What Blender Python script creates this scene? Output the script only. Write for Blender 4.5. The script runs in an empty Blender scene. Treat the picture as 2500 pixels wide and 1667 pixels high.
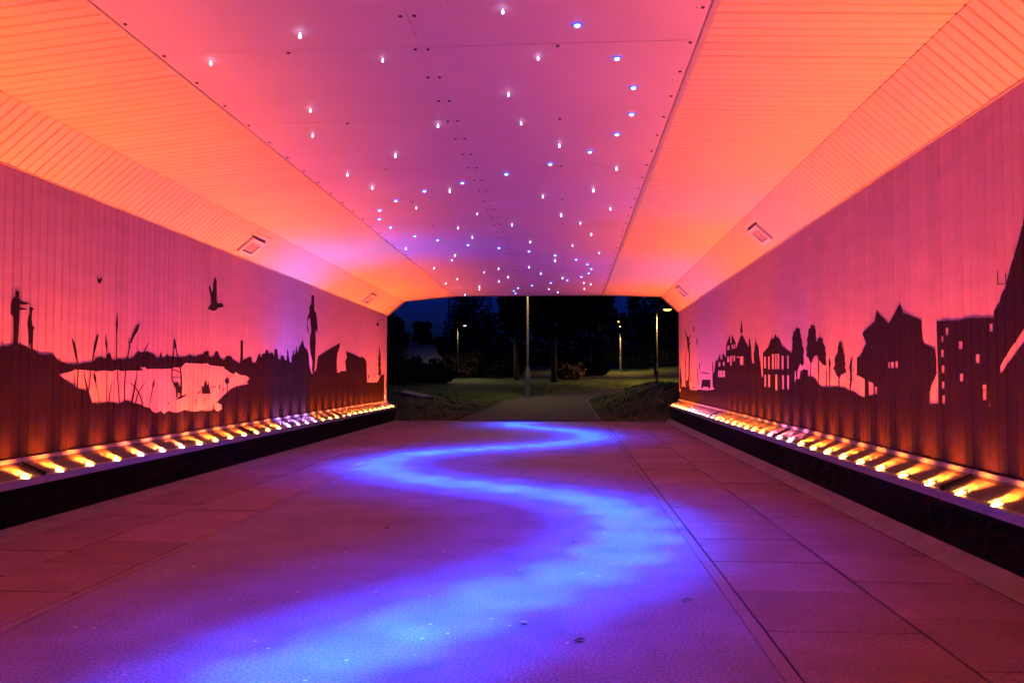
import bpy, bmesh, math, random
from mathutils import Vector, Matrix
from mathutils.geometry import tessellate_polygon
random.seed(7)
S = bpy.context.scene
COL = S.collection

# ------------------------------------------------------------------ camera
F, CX, CY = 2018.0, 1250.0, 833.5            # photograph: 2500 x 1667
PITCH = math.atan(75.5 / F)
YAW = math.atan(135 * math.cos(PITCH) / F)
cam_d = bpy.data.cameras.new('camera')
cam_d.sensor_width = 36
cam_d.lens = F / 2500 * 36
cam_d.clip_start = 0.05
cam_d.clip_end = 2000
cam = bpy.data.objects.new('camera', cam_d)
COL.objects.link(cam)
cam.location = (0, 0, 1.0)
cam.rotation_euler = (math.pi / 2 + PITCH, 0, YAW)
S.camera = cam

# ------------------------------------------------------------------ world: night sky after dusk
W = bpy.data.worlds.new('World'); S.world = W; W.use_nodes = True
wn, wl = W.node_tree.nodes, W.node_tree.links
wn.clear()
sky = wn.new('ShaderNodeTexSky'); sky.sky_type = 'NISHITA'; sky.sun_disc = False
sky.sun_elevation = math.radians(2.0); sky.sun_rotation = math.radians(150)
tint = wn.new('ShaderNodeMix'); tint.data_type = 'RGBA'; tint.blend_type = 'MULTIPLY'
tint.inputs['Factor'].default_value = 1
tint.inputs['B'].default_value = (0.012, 0.05, 1.5, 1)
bg = wn.new('ShaderNodeBackground'); bg.inputs['Strength'].default_value = 0.07
wo = wn.new('ShaderNodeOutputWorld')
wl.new(sky.outputs[0], tint.inputs['A']); wl.new(tint.outputs['Result'], bg.inputs[0]); wl.new(bg.outputs[0], wo.inputs[0])

# ------------------------------------------------------------------ render look
S.view_settings.view_transform = 'Standard'; S.view_settings.look = 'None'
S.view_settings.exposure = 0.0; S.view_settings.gamma = 1.0
S.view_settings.use_curve_mapping = False
S.render.engine = 'CYCLES'
c = S.cycles
c.use_denoising = True; c.denoiser = 'OPENIMAGEDENOISE'
c.max_bounces = 4; c.diffuse_bounces = 3; c.glossy_bounces = 2; c.transparent_max_bounces = 8; c.transmission_bounces = 2
c.sample_clamp_indirect = 3.0; c.caustics_reflective = False; c.caustics_refractive = False
c.use_light_tree = True
c.use_adaptive_sampling = True; c.adaptive_threshold = 0.03; c.adaptive_min_samples = 12

# ------------------------------------------------------------------ light settings
AMBER = (1.0, 0.122, 0.012)
FLARE = (1.0, 0.17, 0.015)
VIOLET = (0.55, 0.2, 1.0)
PINK = (1.0, 0.15, 0.30)
ROSE = (1.0, 0.10, 0.06)
W_TROUGH = 160.0
W_FLARE = 46.0
SPY = .26                         # the lamps' lenses squeeze the beam along the trough
W_BLUE = 19500.0
BLUE = (0.0, 0.019, 1.0)
W_STAR = 1.6
STAR = (0.42, 0.22, 1.0)

# ------------------------------------------------------------------ tunnel measures (metres; x right, y along, z up)
SL = (944 - 909) / F            # the roof falls towards the far mouth
YF = 16.8                       # far mouth
YN = -3.0                       # near end, behind the viewer
XL, XR = -3.70, 2.237           # wall faces
PITCHB = 0.09                   # cladding board pitch
SEC = dict(wl=(XL, 1.465), cl=(-3.36, 1.751), pl=(-2.30, 1.86), pr=(0.703, 1.86), cr=(1.90, 1.818), wr=(XR, 1.508))
def zc(h, y): return 1.0 + h - SL * y

def ray(px, py):
    d = Vector(((px - CX) / F, -(py - CY) / F, -1.0))
    return (cam.rotation_euler.to_matrix() @ d).normalized()
O = Vector((0, 0, 1.0))
def on_plane(px, py, p0, n):
    d = ray(px, py); t = (p0 - O).dot(n) / d.dot(n)
    return O + d * t
def on_wall(px, py, xw):
    return on_plane(px, py, Vector((xw, 0, 0)), Vector((1, 0, 0)))
def on_roof(px, py, h):
    return on_plane(px, py, Vector((0, 0, 1 + h)), Vector((0, SL, 1)).normalized())
def on_depth(px, py, Y):
    return on_plane(px, py, Vector((0, Y, 0)), Vector((0, 1, 0)))

# ------------------------------------------------------------------ materials
def nodes_of(name):
    m = bpy.data.materials.new(name); m.use_nodes = True
    nt = m.node_tree
    return m, nt, nt.nodes['Principled BSDF']
def mat(name, col, rough=0.6, spec=0.4, metal=0.0, var=0.0, nscale=6.0, bump=0.0, bscale=40.0, objvar=0.0, stretch=None, speck=None, grain=None):
    m, nt, p = nodes_of(name); N, L = nt.nodes, nt.links
    p.inputs['Roughness'].default_value = rough
    p.inputs['Metallic'].default_value = metal
    p.inputs['Specular IOR Level'].default_value = spec
    tc = N.new('ShaderNodeTexCoord')
    geo = N.new('ShaderNodeNewGeometry')
    mp = N.new('ShaderNodeMapping'); L.new(geo.outputs['Position'], mp.inputs['Vector'])
    if stretch: mp.inputs['Scale'].default_value = stretch
    last = None
    base = N.new('ShaderNodeRGB'); base.outputs[0].default_value = (*col, 1); last = base.outputs[0]
    if var > 0:
        no = N.new('ShaderNodeTexNoise'); no.inputs['Scale'].default_value = nscale; no.inputs['Detail'].default_value = 6
        L.new(mp.outputs[0], no.inputs['Vector'])
        mr = N.new('ShaderNodeMapRange'); mr.inputs[1].default_value = 0.25; mr.inputs[2].default_value = 0.75
        mr.inputs[3].default_value = 1 - var; mr.inputs[4].default_value = 1 + var
        L.new(no.outputs['Fac'], mr.inputs[0])
        mx = N.new('ShaderNodeVectorMath'); mx.operation = 'SCALE'
        L.new(last, mx.inputs[0]); L.new(mr.outputs[0], mx.inputs['Scale']); last = mx.outputs[0]
        rr = N.new('ShaderNodeMapRange'); rr.inputs[3].default_value = max(0.05, rough - 0.12); rr.inputs[4].default_value = min(1, rough + 0.12)
        L.new(no.outputs['Fac'], rr.inputs[0]); L.new(rr.outputs[0], p.inputs['Roughness'])
    if objvar > 0:
        oi = N.new('ShaderNodeObjectInfo')
        mr2 = N.new('ShaderNodeMapRange'); mr2.inputs[3].default_value = 1 - objvar; mr2.inputs[4].default_value = 1 + objvar
        L.new(oi.outputs['Random'], mr2.inputs[0])
        mx2 = N.new('ShaderNodeVectorMath'); mx2.operation = 'SCALE'
        L.new(last, mx2.inputs[0]); L.new(mr2.outputs[0], mx2.inputs['Scale']); last = mx2.outputs[0]
    if grain:
        ng = N.new('ShaderNodeTexNoise'); ng.inputs['Scale'].default_value = grain[0]; ng.inputs['Detail'].default_value = 2
        L.new(geo.outputs['Position'], ng.inputs['Vector'])
        mg = N.new('ShaderNodeMapRange'); mg.inputs[1].default_value = 0.3; mg.inputs[2].default_value = 0.7
        mg.inputs[3].default_value = 1 - grain[1]; mg.inputs[4].default_value = 1 + grain[1]
        L.new(ng.outputs['Fac'], mg.inputs[0])
        mxg = N.new('ShaderNodeVectorMath'); mxg.operation = 'SCALE'
        L.new(last, mxg.inputs[0]); L.new(mg.outputs[0], mxg.inputs['Scale']); last = mxg.outputs[0]
    if speck:
        vo = N.new('ShaderNodeTexVoronoi'); vo.inputs['Scale'].default_value = speck[0]
        L.new(geo.outputs['Position'], vo.inputs['Vector'])
        lt = N.new('ShaderNodeMath'); lt.operation = 'LESS_THAN'; lt.inputs[1].default_value = speck[1]
        L.new(vo.outputs['Distance'], lt.inputs[0])
        sp = N.new('ShaderNodeSeparateColor'); L.new(vo.outputs['Color'], sp.inputs[0])
        gt = N.new('ShaderNodeMath'); gt.operation = 'GREATER_THAN'; gt.inputs[1].default_value = speck[2]
        L.new(sp.outputs[0], gt.inputs[0])
        mu = N.new('ShaderNodeMath'); mu.operation = 'MULTIPLY'; L.new(lt.outputs[0], mu.inputs[0]); L.new(gt.outputs[0], mu.inputs[1])
        mm = N.new('ShaderNodeMix'); mm.data_type = 'RGBA'; mm.inputs['B'].default_value = (*speck[3], 1)
        L.new(mu.outputs[0], mm.inputs['Factor']); L.new(last, mm.inputs['A']); last = mm.outputs['Result']
    L.new(last, p.inputs['Base Color'])
    if bump > 0:
        nb = N.new('ShaderNodeTexNoise'); nb.inputs['Scale'].default_value = bscale; nb.inputs['Detail'].default_value = 5
        L.new(mp.outputs[0], nb.inputs['Vector'])
        bu = N.new('ShaderNodeBump'); bu.inputs['Strength'].default_value = bump; bu.inputs['Distance'].default_value = 0.01
        L.new(nb.outputs['Fac'], bu.inputs['Height']); L.new(bu.outputs[0], p.inputs['Normal'])
    return m
def emit(name, col, strength):
    m, nt, p = nodes_of(name)
    p.inputs['Base Color'].default_value = (*[min(1, v) for v in col], 1)
    p.inputs['Emission Color'].default_value = (*col, 1)
    p.inputs['Emission Strength'].default_value = strength
    tcn = nt.nodes.new('ShaderNodeLayerWeight'); tcn.inputs['Blend'].default_value = 0.3
    return m

M = {}
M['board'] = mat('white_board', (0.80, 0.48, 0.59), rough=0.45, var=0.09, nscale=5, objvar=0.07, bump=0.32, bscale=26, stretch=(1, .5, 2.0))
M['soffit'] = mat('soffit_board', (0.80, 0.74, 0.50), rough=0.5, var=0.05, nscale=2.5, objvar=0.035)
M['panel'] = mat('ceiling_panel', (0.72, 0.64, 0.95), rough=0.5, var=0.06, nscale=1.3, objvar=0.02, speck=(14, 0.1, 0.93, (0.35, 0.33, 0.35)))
M['gap'] = mat('dark_backing', (0.02, 0.018, 0.018), rough=0.9)
M['trim'] = mat('white_trim', (0.88, 0.87, 0.9), rough=0.4, var=0.03)
M['bolt'] = mat('dark_steel_bolt', (0.09, 0.07, 0.09), rough=0.5, metal=0.3)
M['ink'] = mat('dark_silhouette_paint', (0.02, 0.0075, 0.0035), rough=0.6, spec=0.1, var=0.3, nscale=5, stretch=(1, 9, 0.6), bump=0.1, bscale=25)
M['rail'] = mat('brushed_rail', (0.45, 0.43, 0.45), rough=0.35, metal=0.6, var=0.08)
M['plate'] = mat('trough_reflector', (0.55, 0.5, 0.45), rough=0.45, spec=0.5, metal=0.2, var=0.25, nscale=14)
M['black'] = mat('black_plinth', (0.005, 0.0045, 0.0045), rough=0.8, spec=0.08, var=0.3, nscale=4)
M['housing'] = mat('lamp_housing', (0.5, 0.5, 0.5), rough=0.35, metal=0.7)
M['conc'] = mat('floor_concrete', (0.16, 0.138, 0.225), rough=0.6, spec=0.4, var=0.34, nscale=2.6, bump=0.6, bscale=70,
                speck=(13, 0.1, 0.84, (0.5, 0.48, 0.5)), grain=(95, 0.5))
M['slab'] = mat('paving_slab', (0.19, 0.13, 0.155), rough=0.58, spec=0.4, var=0.3, nscale=4, objvar=0.2, bump=0.6, bscale=65, grain=(70, 0.32), speck=(8, 0.07, 0.9, (0.05, 0.04, 0.05)))
M['edging'] = mat('edging_kerb', (0.19, 0.135, 0.16), rough=0.62, var=0.22, nscale=5, bump=0.3, objvar=0.06)
M['joint'] = mat('joint_dirt', (0.035, 0.028, 0.025), rough=0.95)
M['fillet'] = mat('fillet_concrete', (0.21, 0.2, 0.19), rough=0.75, var=0.25, nscale=6, bump=0.4, bscale=30)
M['shell'] = mat('shell_concrete', (0.25, 0.24, 0.23), rough=0.85, var=0.15)
M['ground'] = mat('turf_soil', (0.042, 0.075, 0.014), rough=0.95, var=0.45, nscale=1.5, bump=0.6, bscale=14)
M['grass'] = mat('grass_blade', (0.08, 0.15, 0.02), rough=0.8, var=0.4, nscale=2.0)
M['asphalt'] = mat('asphalt_path', (0.06, 0.058, 0.056), rough=0.85, var=0.25, nscale=5, bump=0.5, bscale=60)
M['kerbs'] = mat('path_kerb', (0.16, 0.15, 0.14), rough=0.85, var=0.2)
M['post'] = mat('galvanised_post', (0.24, 0.23, 0.22), rough=0.5, metal=0.3, var=0.12, nscale=8)
M['postd'] = mat('dark_green_post', (0.03, 0.034, 0.03), rough=0.5, var=0.12, nscale=8)
M['bark'] = mat('bark', (0.045, 0.035, 0.028), rough=0.95, var=0.4, nscale=9, bump=0.6)
M['leaf'] = mat('leaf_green', (0.05, 0.07, 0.022), rough=0.7, var=0.35, nscale=2)
M['leafy'] = mat('leaf_lamp_lit', (0.12, 0.115, 0.025), rough=0.7, var=0.35, nscale=2)  # the lamp's yellow light is put into this leaf colour
M['leafd'] = mat('leaf_dark', (0.025, 0.034, 0.016), rough=0.75, var=0.35, nscale=2)
M['leafr'] = mat('leaf_brown', (0.09, 0.055, 0.03), rough=0.75, var=0.35, nscale=2)
M['render'] = mat('pale_render', (0.55, 0.5, 0.46), rough=0.85, var=0.15, nscale=1)
M['stone'] = mat('pale_stone', (0.36, 0.33, 0.31), rough=0.85, var=0.25, nscale=7, bump=0.5)
M['white_led'] = emit('white_led', (0.86, 0.76, 1.0), 5.5)
M['blue_led'] = emit('blue_led', (0.16, 0.38, 1.0), 7)
M['blue_halo'] = emit('blue_halo_glow', (0.03, 0.05, 1.0), 1.6)  # halo around the blue lamps, made as a glowing surface
M['lens_amber'] = emit('amber_lens', (1.0, 0.42, 0.08), 80)
M['lens_violet'] = emit('violet_lens', (0.55, 0.36, 1.0), 26)
M['lens_pink'] = emit('pink_lens', (1.0, 0.5, 0.52), 30)
M['street_led'] = emit('street_lens', (1.0, 0.52, 0.11), 4)
M['street_white'] = emit('street_lens_white', (1.0, 0.84, 0.66), 3)
M['green_led'] = emit('green_lens', (0.1, 1.0, 0.5), 1.6)
def glass():
    m = bpy.data.materials.new('cover_glass'); m.use_nodes = True
    N, L = m.node_tree.nodes, m.node_tree.links; N.clear()
    t = N.new('ShaderNodeBsdfTransparent'); t.inputs[0].default_value = (0.94, 0.93, 0.92, 1)
    g = N.new('ShaderNodeBsdfGlossy'); g.inputs['Roughness'].default_value = 0.12
    f = N.new('ShaderNodeFresnel'); f.inputs[0].default_value = 1.45
    tl = N.new('ShaderNodeBsdfTranslucent'); tl.inputs[0].default_value = (1.0, 0.95, 0.85, 1)      # dust film added to spread the lamps' glow on the pane
    dm = N.new('ShaderNodeMixShader'); dm.inputs[0].default_value = 0.1
    L.new(t.outputs[0], dm.inputs[1]); L.new(tl.outputs[0], dm.inputs[2])
    mx = N.new('ShaderNodeMixShader'); o = N.new('ShaderNodeOutputMaterial')
    sc = N.new('ShaderNodeMath'); sc.operation = 'MULTIPLY'; sc.inputs[1].default_value = 0.6
    L.new(f.outputs[0], sc.inputs[0]); L.new(sc.outputs[0], mx.inputs[0])
    L.new(dm.outputs[0], mx.inputs[1]); L.new(g.outputs[0], mx.inputs[2]); L.new(mx.outputs[0], o.inputs[0])
    return m
M['glass'] = glass()

# ------------------------------------------------------------------ helpers
def obj(name, me, m=None, parent=None):
    if isinstance(me, bmesh.types.BMesh):
        b = me; me = bpy.data.meshes.new(name); b.to_mesh(me); b.free()
    if m is not None and len(me.materials) == 0: me.materials.append(M[m])
    o = bpy.data.objects.new(name, me); COL.objects.link(o)
    if parent is not None: o.parent = parent
    return o
def put(name, me, loc, parent=None, scale=None, rot=None):
    o = bpy.data.objects.new(name, me); COL.objects.link(o); o.location = loc
    if scale: o.scale = scale
    if rot: o.rotation_euler = rot
    if parent is not None: o.parent = parent
    return o
def mesh_of(name, bm, m):
    me = bpy.data.meshes.new(name); bm.to_mesh(me); bm.free(); me.materials.append(M[m]); return me
def thing(name, label, cat, loc=(0, 0, 0), group=None, rotz=0):
    o = bpy.data.objects.new(name, None); COL.objects.link(o); o.location = loc; o.rotation_euler = (0, 0, rotz)
    o.empty_display_size = 0.1
    return tag(o, label, cat, group)
def tag(o, label, cat, group=None):
    o['label'] = label; o['category'] = cat
    if group: o['group'] = group
    return o
def struct(o): o['kind'] = 'structure'; return o
def bx(bm, x0, x1, y0, y1, z0, z1):
    v = [bm.verts.new((x, y, z)) for x in (x0, x1) for y in (y0, y1) for z in (z0, z1)]
    for f in ((0, 1, 3, 2), (4, 6, 7, 5), (0, 4, 5, 1), (2, 3, 7, 6), (0, 2, 6, 4), (1, 5, 7, 3)):
        bm.faces.new([v[i] for i in f])
    return v
def box(x0, x1, y0, y1, z0, z1, bevel=0):
    bm = bmesh.new(); bx(bm, x0, x1, y0, y1, z0, z1)
    bmesh.ops.recalc_face_normals(bm, faces=bm.faces)
    if bevel: bmesh.ops.bevel(bm, geom=bm.edges[:], offset=bevel, segments=1, affect='EDGES')
    return bm
def prism(pts, y0, y1, bm=None):
    """cross-section in x,z swept along y"""
    bm = bm or bmesh.new()
    a = [bm.verts.new((p[0], y0, p[1])) for p in pts]; b = [bm.verts.new((p[0], y1, p[1])) for p in pts]
    n = len(pts)
    for i in range(n):
        j = (i + 1) % n; bm.faces.new((a[i], a[j], b[j], b[i]))
    bm.faces.new(a[::-1]); bm.faces.new(b)
    bmesh.ops.recalc_face_normals(bm, faces=bm.faces)
    return bm
def lathe(prof, seg=12, bm=None, cx=0, cy=0):
    bm = bm or bmesh.new(); rings = []
    for r, z in prof:
        if r < 1e-6: rings.append([bm.verts.new((cx, cy, z))])
        else: rings.append([bm.verts.new((cx + r * math.cos(2 * math.pi * k / seg), cy + r * math.sin(2 * math.pi * k / seg), z)) for k in range(seg)])
    for A, B in zip(rings, rings[1:]):
        for k in range(seg):
            k2 = (k + 1) % seg
            if len(A) == 1 and len(B) == 1: continue
            if len(A) == 1: bm.faces.new((A[0], B[k], B[k2]))
            elif len(B) == 1: bm.faces.new((A[k], A[k2], B[0]))
            else: bm.faces.new((A[k], A[k2], B[k2], B[k]))
    bmesh.ops.recalc_face_normals(bm, faces=bm.faces)
    for f in bm.faces: f.smooth = True
    return bm
def tube(path, radii, seg=6, bm=None):
    bm = bm or bmesh.new(); rings = []
    for i, p in enumerate(path):
        p = Vector(p); d = (Vector(path[min(i + 1, len(path) - 1)]) - Vector(path[max(i - 1, 0)])).normalized()
        u = d.orthogonal().normalized(); v = d.cross(u)
        rings.append([bm.verts.new(p + (u * math.cos(2 * math.pi * k / seg) + v * math.sin(2 * math.pi * k / seg)) * radii[i]) for k in range(seg)])
    for A, B in zip(rings, rings[1:]):
        # match nearest start to avoid twisting
        best = min(range(seg), key=lambda s: sum((A[k].co - B[(k + s) % seg].co).length for k in range(seg)))
        for k in range(seg):
            bm.faces.new((A[k], A[(k + 1) % seg], B[(k + 1 + best) % seg], B[(k + best) % seg]))
    bm.faces.new(rings[0][::-1]); bm.faces.new(rings[-1])
    bmesh.ops.recalc_face_normals(bm, faces=bm.faces)
    for f in bm.faces: f.smooth = True
    return bm
def lamp(name, kind, loc, col, watt, parent, aim=None, size=None, blend=0.5, radius=0.02):
    d = bpy.data.lights.new(name, kind); d.color = col; d.energy = watt; d.shadow_soft_size = radius
    if kind == 'SPOT': d.spot_size = size; d.spot_blend = blend
    o = bpy.data.objects.new(name, d); COL.objects.link(o); o.location = loc
    if aim is not None: o.rotation_euler = Vector(aim).to_track_quat('-Z', 'Y').to_euler()
    if parent is not None: o.parent = parent
    return o

# ================================================================== TUNNEL SHELL
def sheet(pts, y0, y1, slope0=True):
    """thick slab in cross-section along y, falling with the roof"""
    bm = prism([(x, h) for x, h in pts], y0, y1)
    if slope0:
        for v in bm.verts: v.co.z = zc(v.co.z, v.co.y)
    return bm
ceiling = struct(obj('ceiling', sheet([(XL - .35, 2.3), (XL - .35, 1.6), (SEC['wl'][0] - .03, SEC['wl'][1] + .03), (SEC['cl'][0] - .02, SEC['cl'][1] + .035), (SEC['pl'][0], SEC['pl'][1] + .03),
    (SEC['pr'][0], SEC['pr'][1] + .03), (SEC['cr'][0] + .02, SEC['cr'][1] + .035), (SEC['wr'][0] + .03, SEC['wr'][1] + .03), (XR + .35, 1.6), (XR + .35, 2.3)], YN, YF), 'gap'))
wall_left = struct(obj('wall_left', box(XL - .35, XL - .016, YN, YF, -0.2, 2.44), 'gap'))
wall_right = struct(obj('wall_right', box(XR + .016, XR + .35, YN, YF, -0.2, 2.48), 'gap'))
portal = struct(obj('portal_header', sheet([(XL - .352, 1.47), (XL - .352, 2.4), (XR + .352, 2.4), (XR + .352, 1.51), (XR + .02, 1.51), (SEC['cr'][0] + .01, SEC['cr'][1] + .02),
    (SEC['pr'][0], 1.87), (SEC['pl'][0], 1.87), (SEC['cl'][0] - .01, SEC['cl'][1] + .02), (XL - .02, 1.47)], YF, YF + .25), 'shell'))

# ---- boards of the slopes and soffits (sections across, pitch along y)
def board_section(p0, p1, inward):
    """board mesh running p0->p1 in x,z (heights above the viewer), width along y; V-grooved edges"""
    d = (Vector((p1[0], 0, p1[1])) - Vector((p0[0], 0, p0[1]))).normalized()
    n = Vector((d.z, 0, -d.x)) * inward          # towards the room
    bm = bmesh.new(); w = PITCHB / 2 - .0036; c_ = .006; t = .014
    prof = [(-w, -t), (-w, -c_), (-w + c_, 0), (w - c_, 0), (w, -c_), (w, -t)]
    rings = []
    for q in (p0, p1):
        o_ = Vector((q[0], 0, 1 + q[1]))
        rings.append([bm.verts.new(o_ + Vector((0, y, 0)) + n * k) for y, k in prof])
    for i in range(len(prof) - 1):
        bm.faces.new((rings[0][i], rings[0][i + 1], rings[1][i + 1], rings[1][i]))
    for r in rings: bm.faces.new(r)
    bmesh.ops.recalc_face_normals(bm, faces=bm.faces)
    return bm
def inset(p, q, a, b):
    P, Q = Vector(p), Vector(q); d = (Q - P).normalized()
    return tuple(P + d * a), tuple(Q - d * b)
def join_boards(name, proto, ys, m, parent, place):
    vs, fs = [], []
    pv = [v.co.copy() for v in proto.vertices]; pf = [tuple(p.vertices) for p in proto.polygons]
    for y in ys:
        T = place(y); k = len(vs)
        vs += [T @ v for v in pv]; fs += [tuple(i + k for i in f) for f in pf]
    me = bpy.data.meshes.new(name); me.from_pydata(vs, [], fs); me.materials.append(M[m])
    o = bpy.data.objects.new(name, me); COL.objects.link(o); o.parent = parent; o['kind'] = 'stuff'
    return o
NB = int((YF - YN) / PITCHB)
ALLY = [YN + PITCHB * (k + .5) for k in range(NB)]
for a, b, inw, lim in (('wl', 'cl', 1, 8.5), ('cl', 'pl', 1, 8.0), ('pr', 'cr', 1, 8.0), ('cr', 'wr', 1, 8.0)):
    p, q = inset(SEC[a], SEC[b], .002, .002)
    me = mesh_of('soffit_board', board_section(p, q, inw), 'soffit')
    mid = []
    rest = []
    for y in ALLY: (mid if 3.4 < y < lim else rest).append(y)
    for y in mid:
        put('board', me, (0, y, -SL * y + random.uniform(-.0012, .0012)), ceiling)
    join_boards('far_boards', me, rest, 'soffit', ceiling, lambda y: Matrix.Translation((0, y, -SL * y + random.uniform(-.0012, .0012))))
# small cove trims where slope and wall meet
for s, X, h in ((1, XL, SEC['wl'][1]), (-1, XR, SEC['wr'][1])):
    obj('wall_top_trim', sheet([(X - s * .012, h + .012), (X + s * .006, h + .0105), (X + s * .006, h - .006), (X - s * .012, h - .006)], YN, YF - .002), 'soffit', ceiling)

# ---- flat centre panels with their bolts
CXP = (SEC['pl'][0] + SEC['pr'][0]) / 2
seam0 = 4.43 - 1.239 * 6
ROW = 1.239
boltm = mesh_of('bolt', lathe([(0, -.006), (.007, -.006), (.0105, -.003), (.0105, 0.004)], 8), 'bolt')
for r in range(18):
    y0 = seam0 + ROW * r; y1 = min(y0 + ROW, YF)
    if y0 > YF - .05 or y1 < YN: continue
    for half, (xa, xb) in enumerate(((SEC['pl'][0], CXP), (CXP, SEC['pr'][0]))):
        g = .0016; off = random.uniform(-.001, .001)
        gl, gr = (g, .0006) if half == 0 else (.0006, g)
        bm = box(xa + gl, xb - gr, y0 + g, y1 - g, SEC['pl'][1], SEC['pl'][1] + .02, .001)
        for v in bm.verts: v.co.z = zc(v.co.z, v.co.y) + off
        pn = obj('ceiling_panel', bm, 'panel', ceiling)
        if y0 < 3: continue
        for k in range(3):
            yb = y0 + .03 + (y1 - y0 - .0) * k / 3
            for xq in (xa + .035, xb - .035):
                put('bolt', boltm, (xq, yb, zc(1.86, yb) + off - .0005), pn)
        put('bolt', boltm, ((xa + xb) / 2, y0 + .03, zc(1.86, y0 + .03) + off - .0005), pn)
obj('edge_trim', sheet([(SEC['pr'][0] + .0005, 1.862), (SEC['pr'][0] + .034, 1.8585), (SEC['pr'][0] + .034, 1.838), (SEC['pr'][0] + .006, 1.852)], YN, YF - .003), 'soffit', ceiling)
obj('edge_trim', sheet([(SEC['pl'][0] - .0005, 1.862), (SEC['pl'][0] - .02, 1.858), (SEC['pl'][0] - .02, 1.849), (SEC['pl'][0] - .003, 1.853)], YN, YF - .003), 'soffit', ceiling)

# ---- wall boards (upright)
def wall_board(s):
    bm = bmesh.new(); w = PITCHB / 2 - .003; c_ = .006; t = .014
    prof = [(-w, -t), (-w, -c_), (-w + c_, 0), (w - c_, 0), (w, -c_), (w, -t)]
    rings = [[bm.verts.new((s * k, y, z)) for y, k in prof] for z in (0, 1)]
    for i in range(5): bm.faces.new((rings[0][i], rings[0][i + 1], rings[1][i + 1], rings[1][i]))
    for r in rings: bm.faces.new(r)
    bmesh.ops.recalc_face_normals(bm, faces=bm.faces)
    return mesh_of('wall_board', bm, 'board')
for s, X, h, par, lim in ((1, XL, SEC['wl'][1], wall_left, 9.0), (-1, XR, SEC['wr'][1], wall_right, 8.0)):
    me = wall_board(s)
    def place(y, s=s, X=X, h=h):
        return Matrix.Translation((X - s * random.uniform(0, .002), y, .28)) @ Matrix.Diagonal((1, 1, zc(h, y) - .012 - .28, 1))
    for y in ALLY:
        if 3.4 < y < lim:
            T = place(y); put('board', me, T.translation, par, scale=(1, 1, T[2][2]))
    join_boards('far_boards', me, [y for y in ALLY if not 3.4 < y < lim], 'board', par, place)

# ================================================================== MURALS
def zmA(x, y): return (x / 3.92, 680 + y / 3.92)
def zmB(x, y): return (300 + x / 4.356, 660 + y / 4.356)
def zmC(x, y): return (600 + x / 4.9, 700 + y / 4.9)
def zm1(x, y): return (x / 2.24, 600 + y / 2.24)
def zR1(x, y): return (1640 + x / 5.6, 740 + y / 5.6)
def zR2(x, y): return (1880 + x / 6.03, 760 + y / 6.03)
def zR3(x, y): return (2080 + x / 5.226, 720 + y / 5.226)
def zR4(x, y): return (2350 + x / 3.133, 450 + y / 3.133)
def ragged(pts, amp, step, seed=1, closed=False):
    """leafy outline: extra points with a small unevenness"""
    rng = random.Random(seed); out = []; n = len(pts)
    for i in range(n if closed else n - 1):
        a, b = Vector(pts[i]), Vector(pts[(i + 1) % n]); d = b - a; L_ = d.length
        out.append(tuple(a)); k = int(L_ / step)
        if k > 0 and L_ > 1e-6:
            nn = Vector((-d.y, d.x)) / L_
            for j in range(1, k + 1):
                t_ = j / (k + 1); out.append(tuple(a + d * t_ + nn * rng.uniform(-amp, amp) * min(1, 2.2 * min(t_, 1 - t_))))
    if not closed: out.append(tuple(pts[-1]))
    return out
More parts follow.
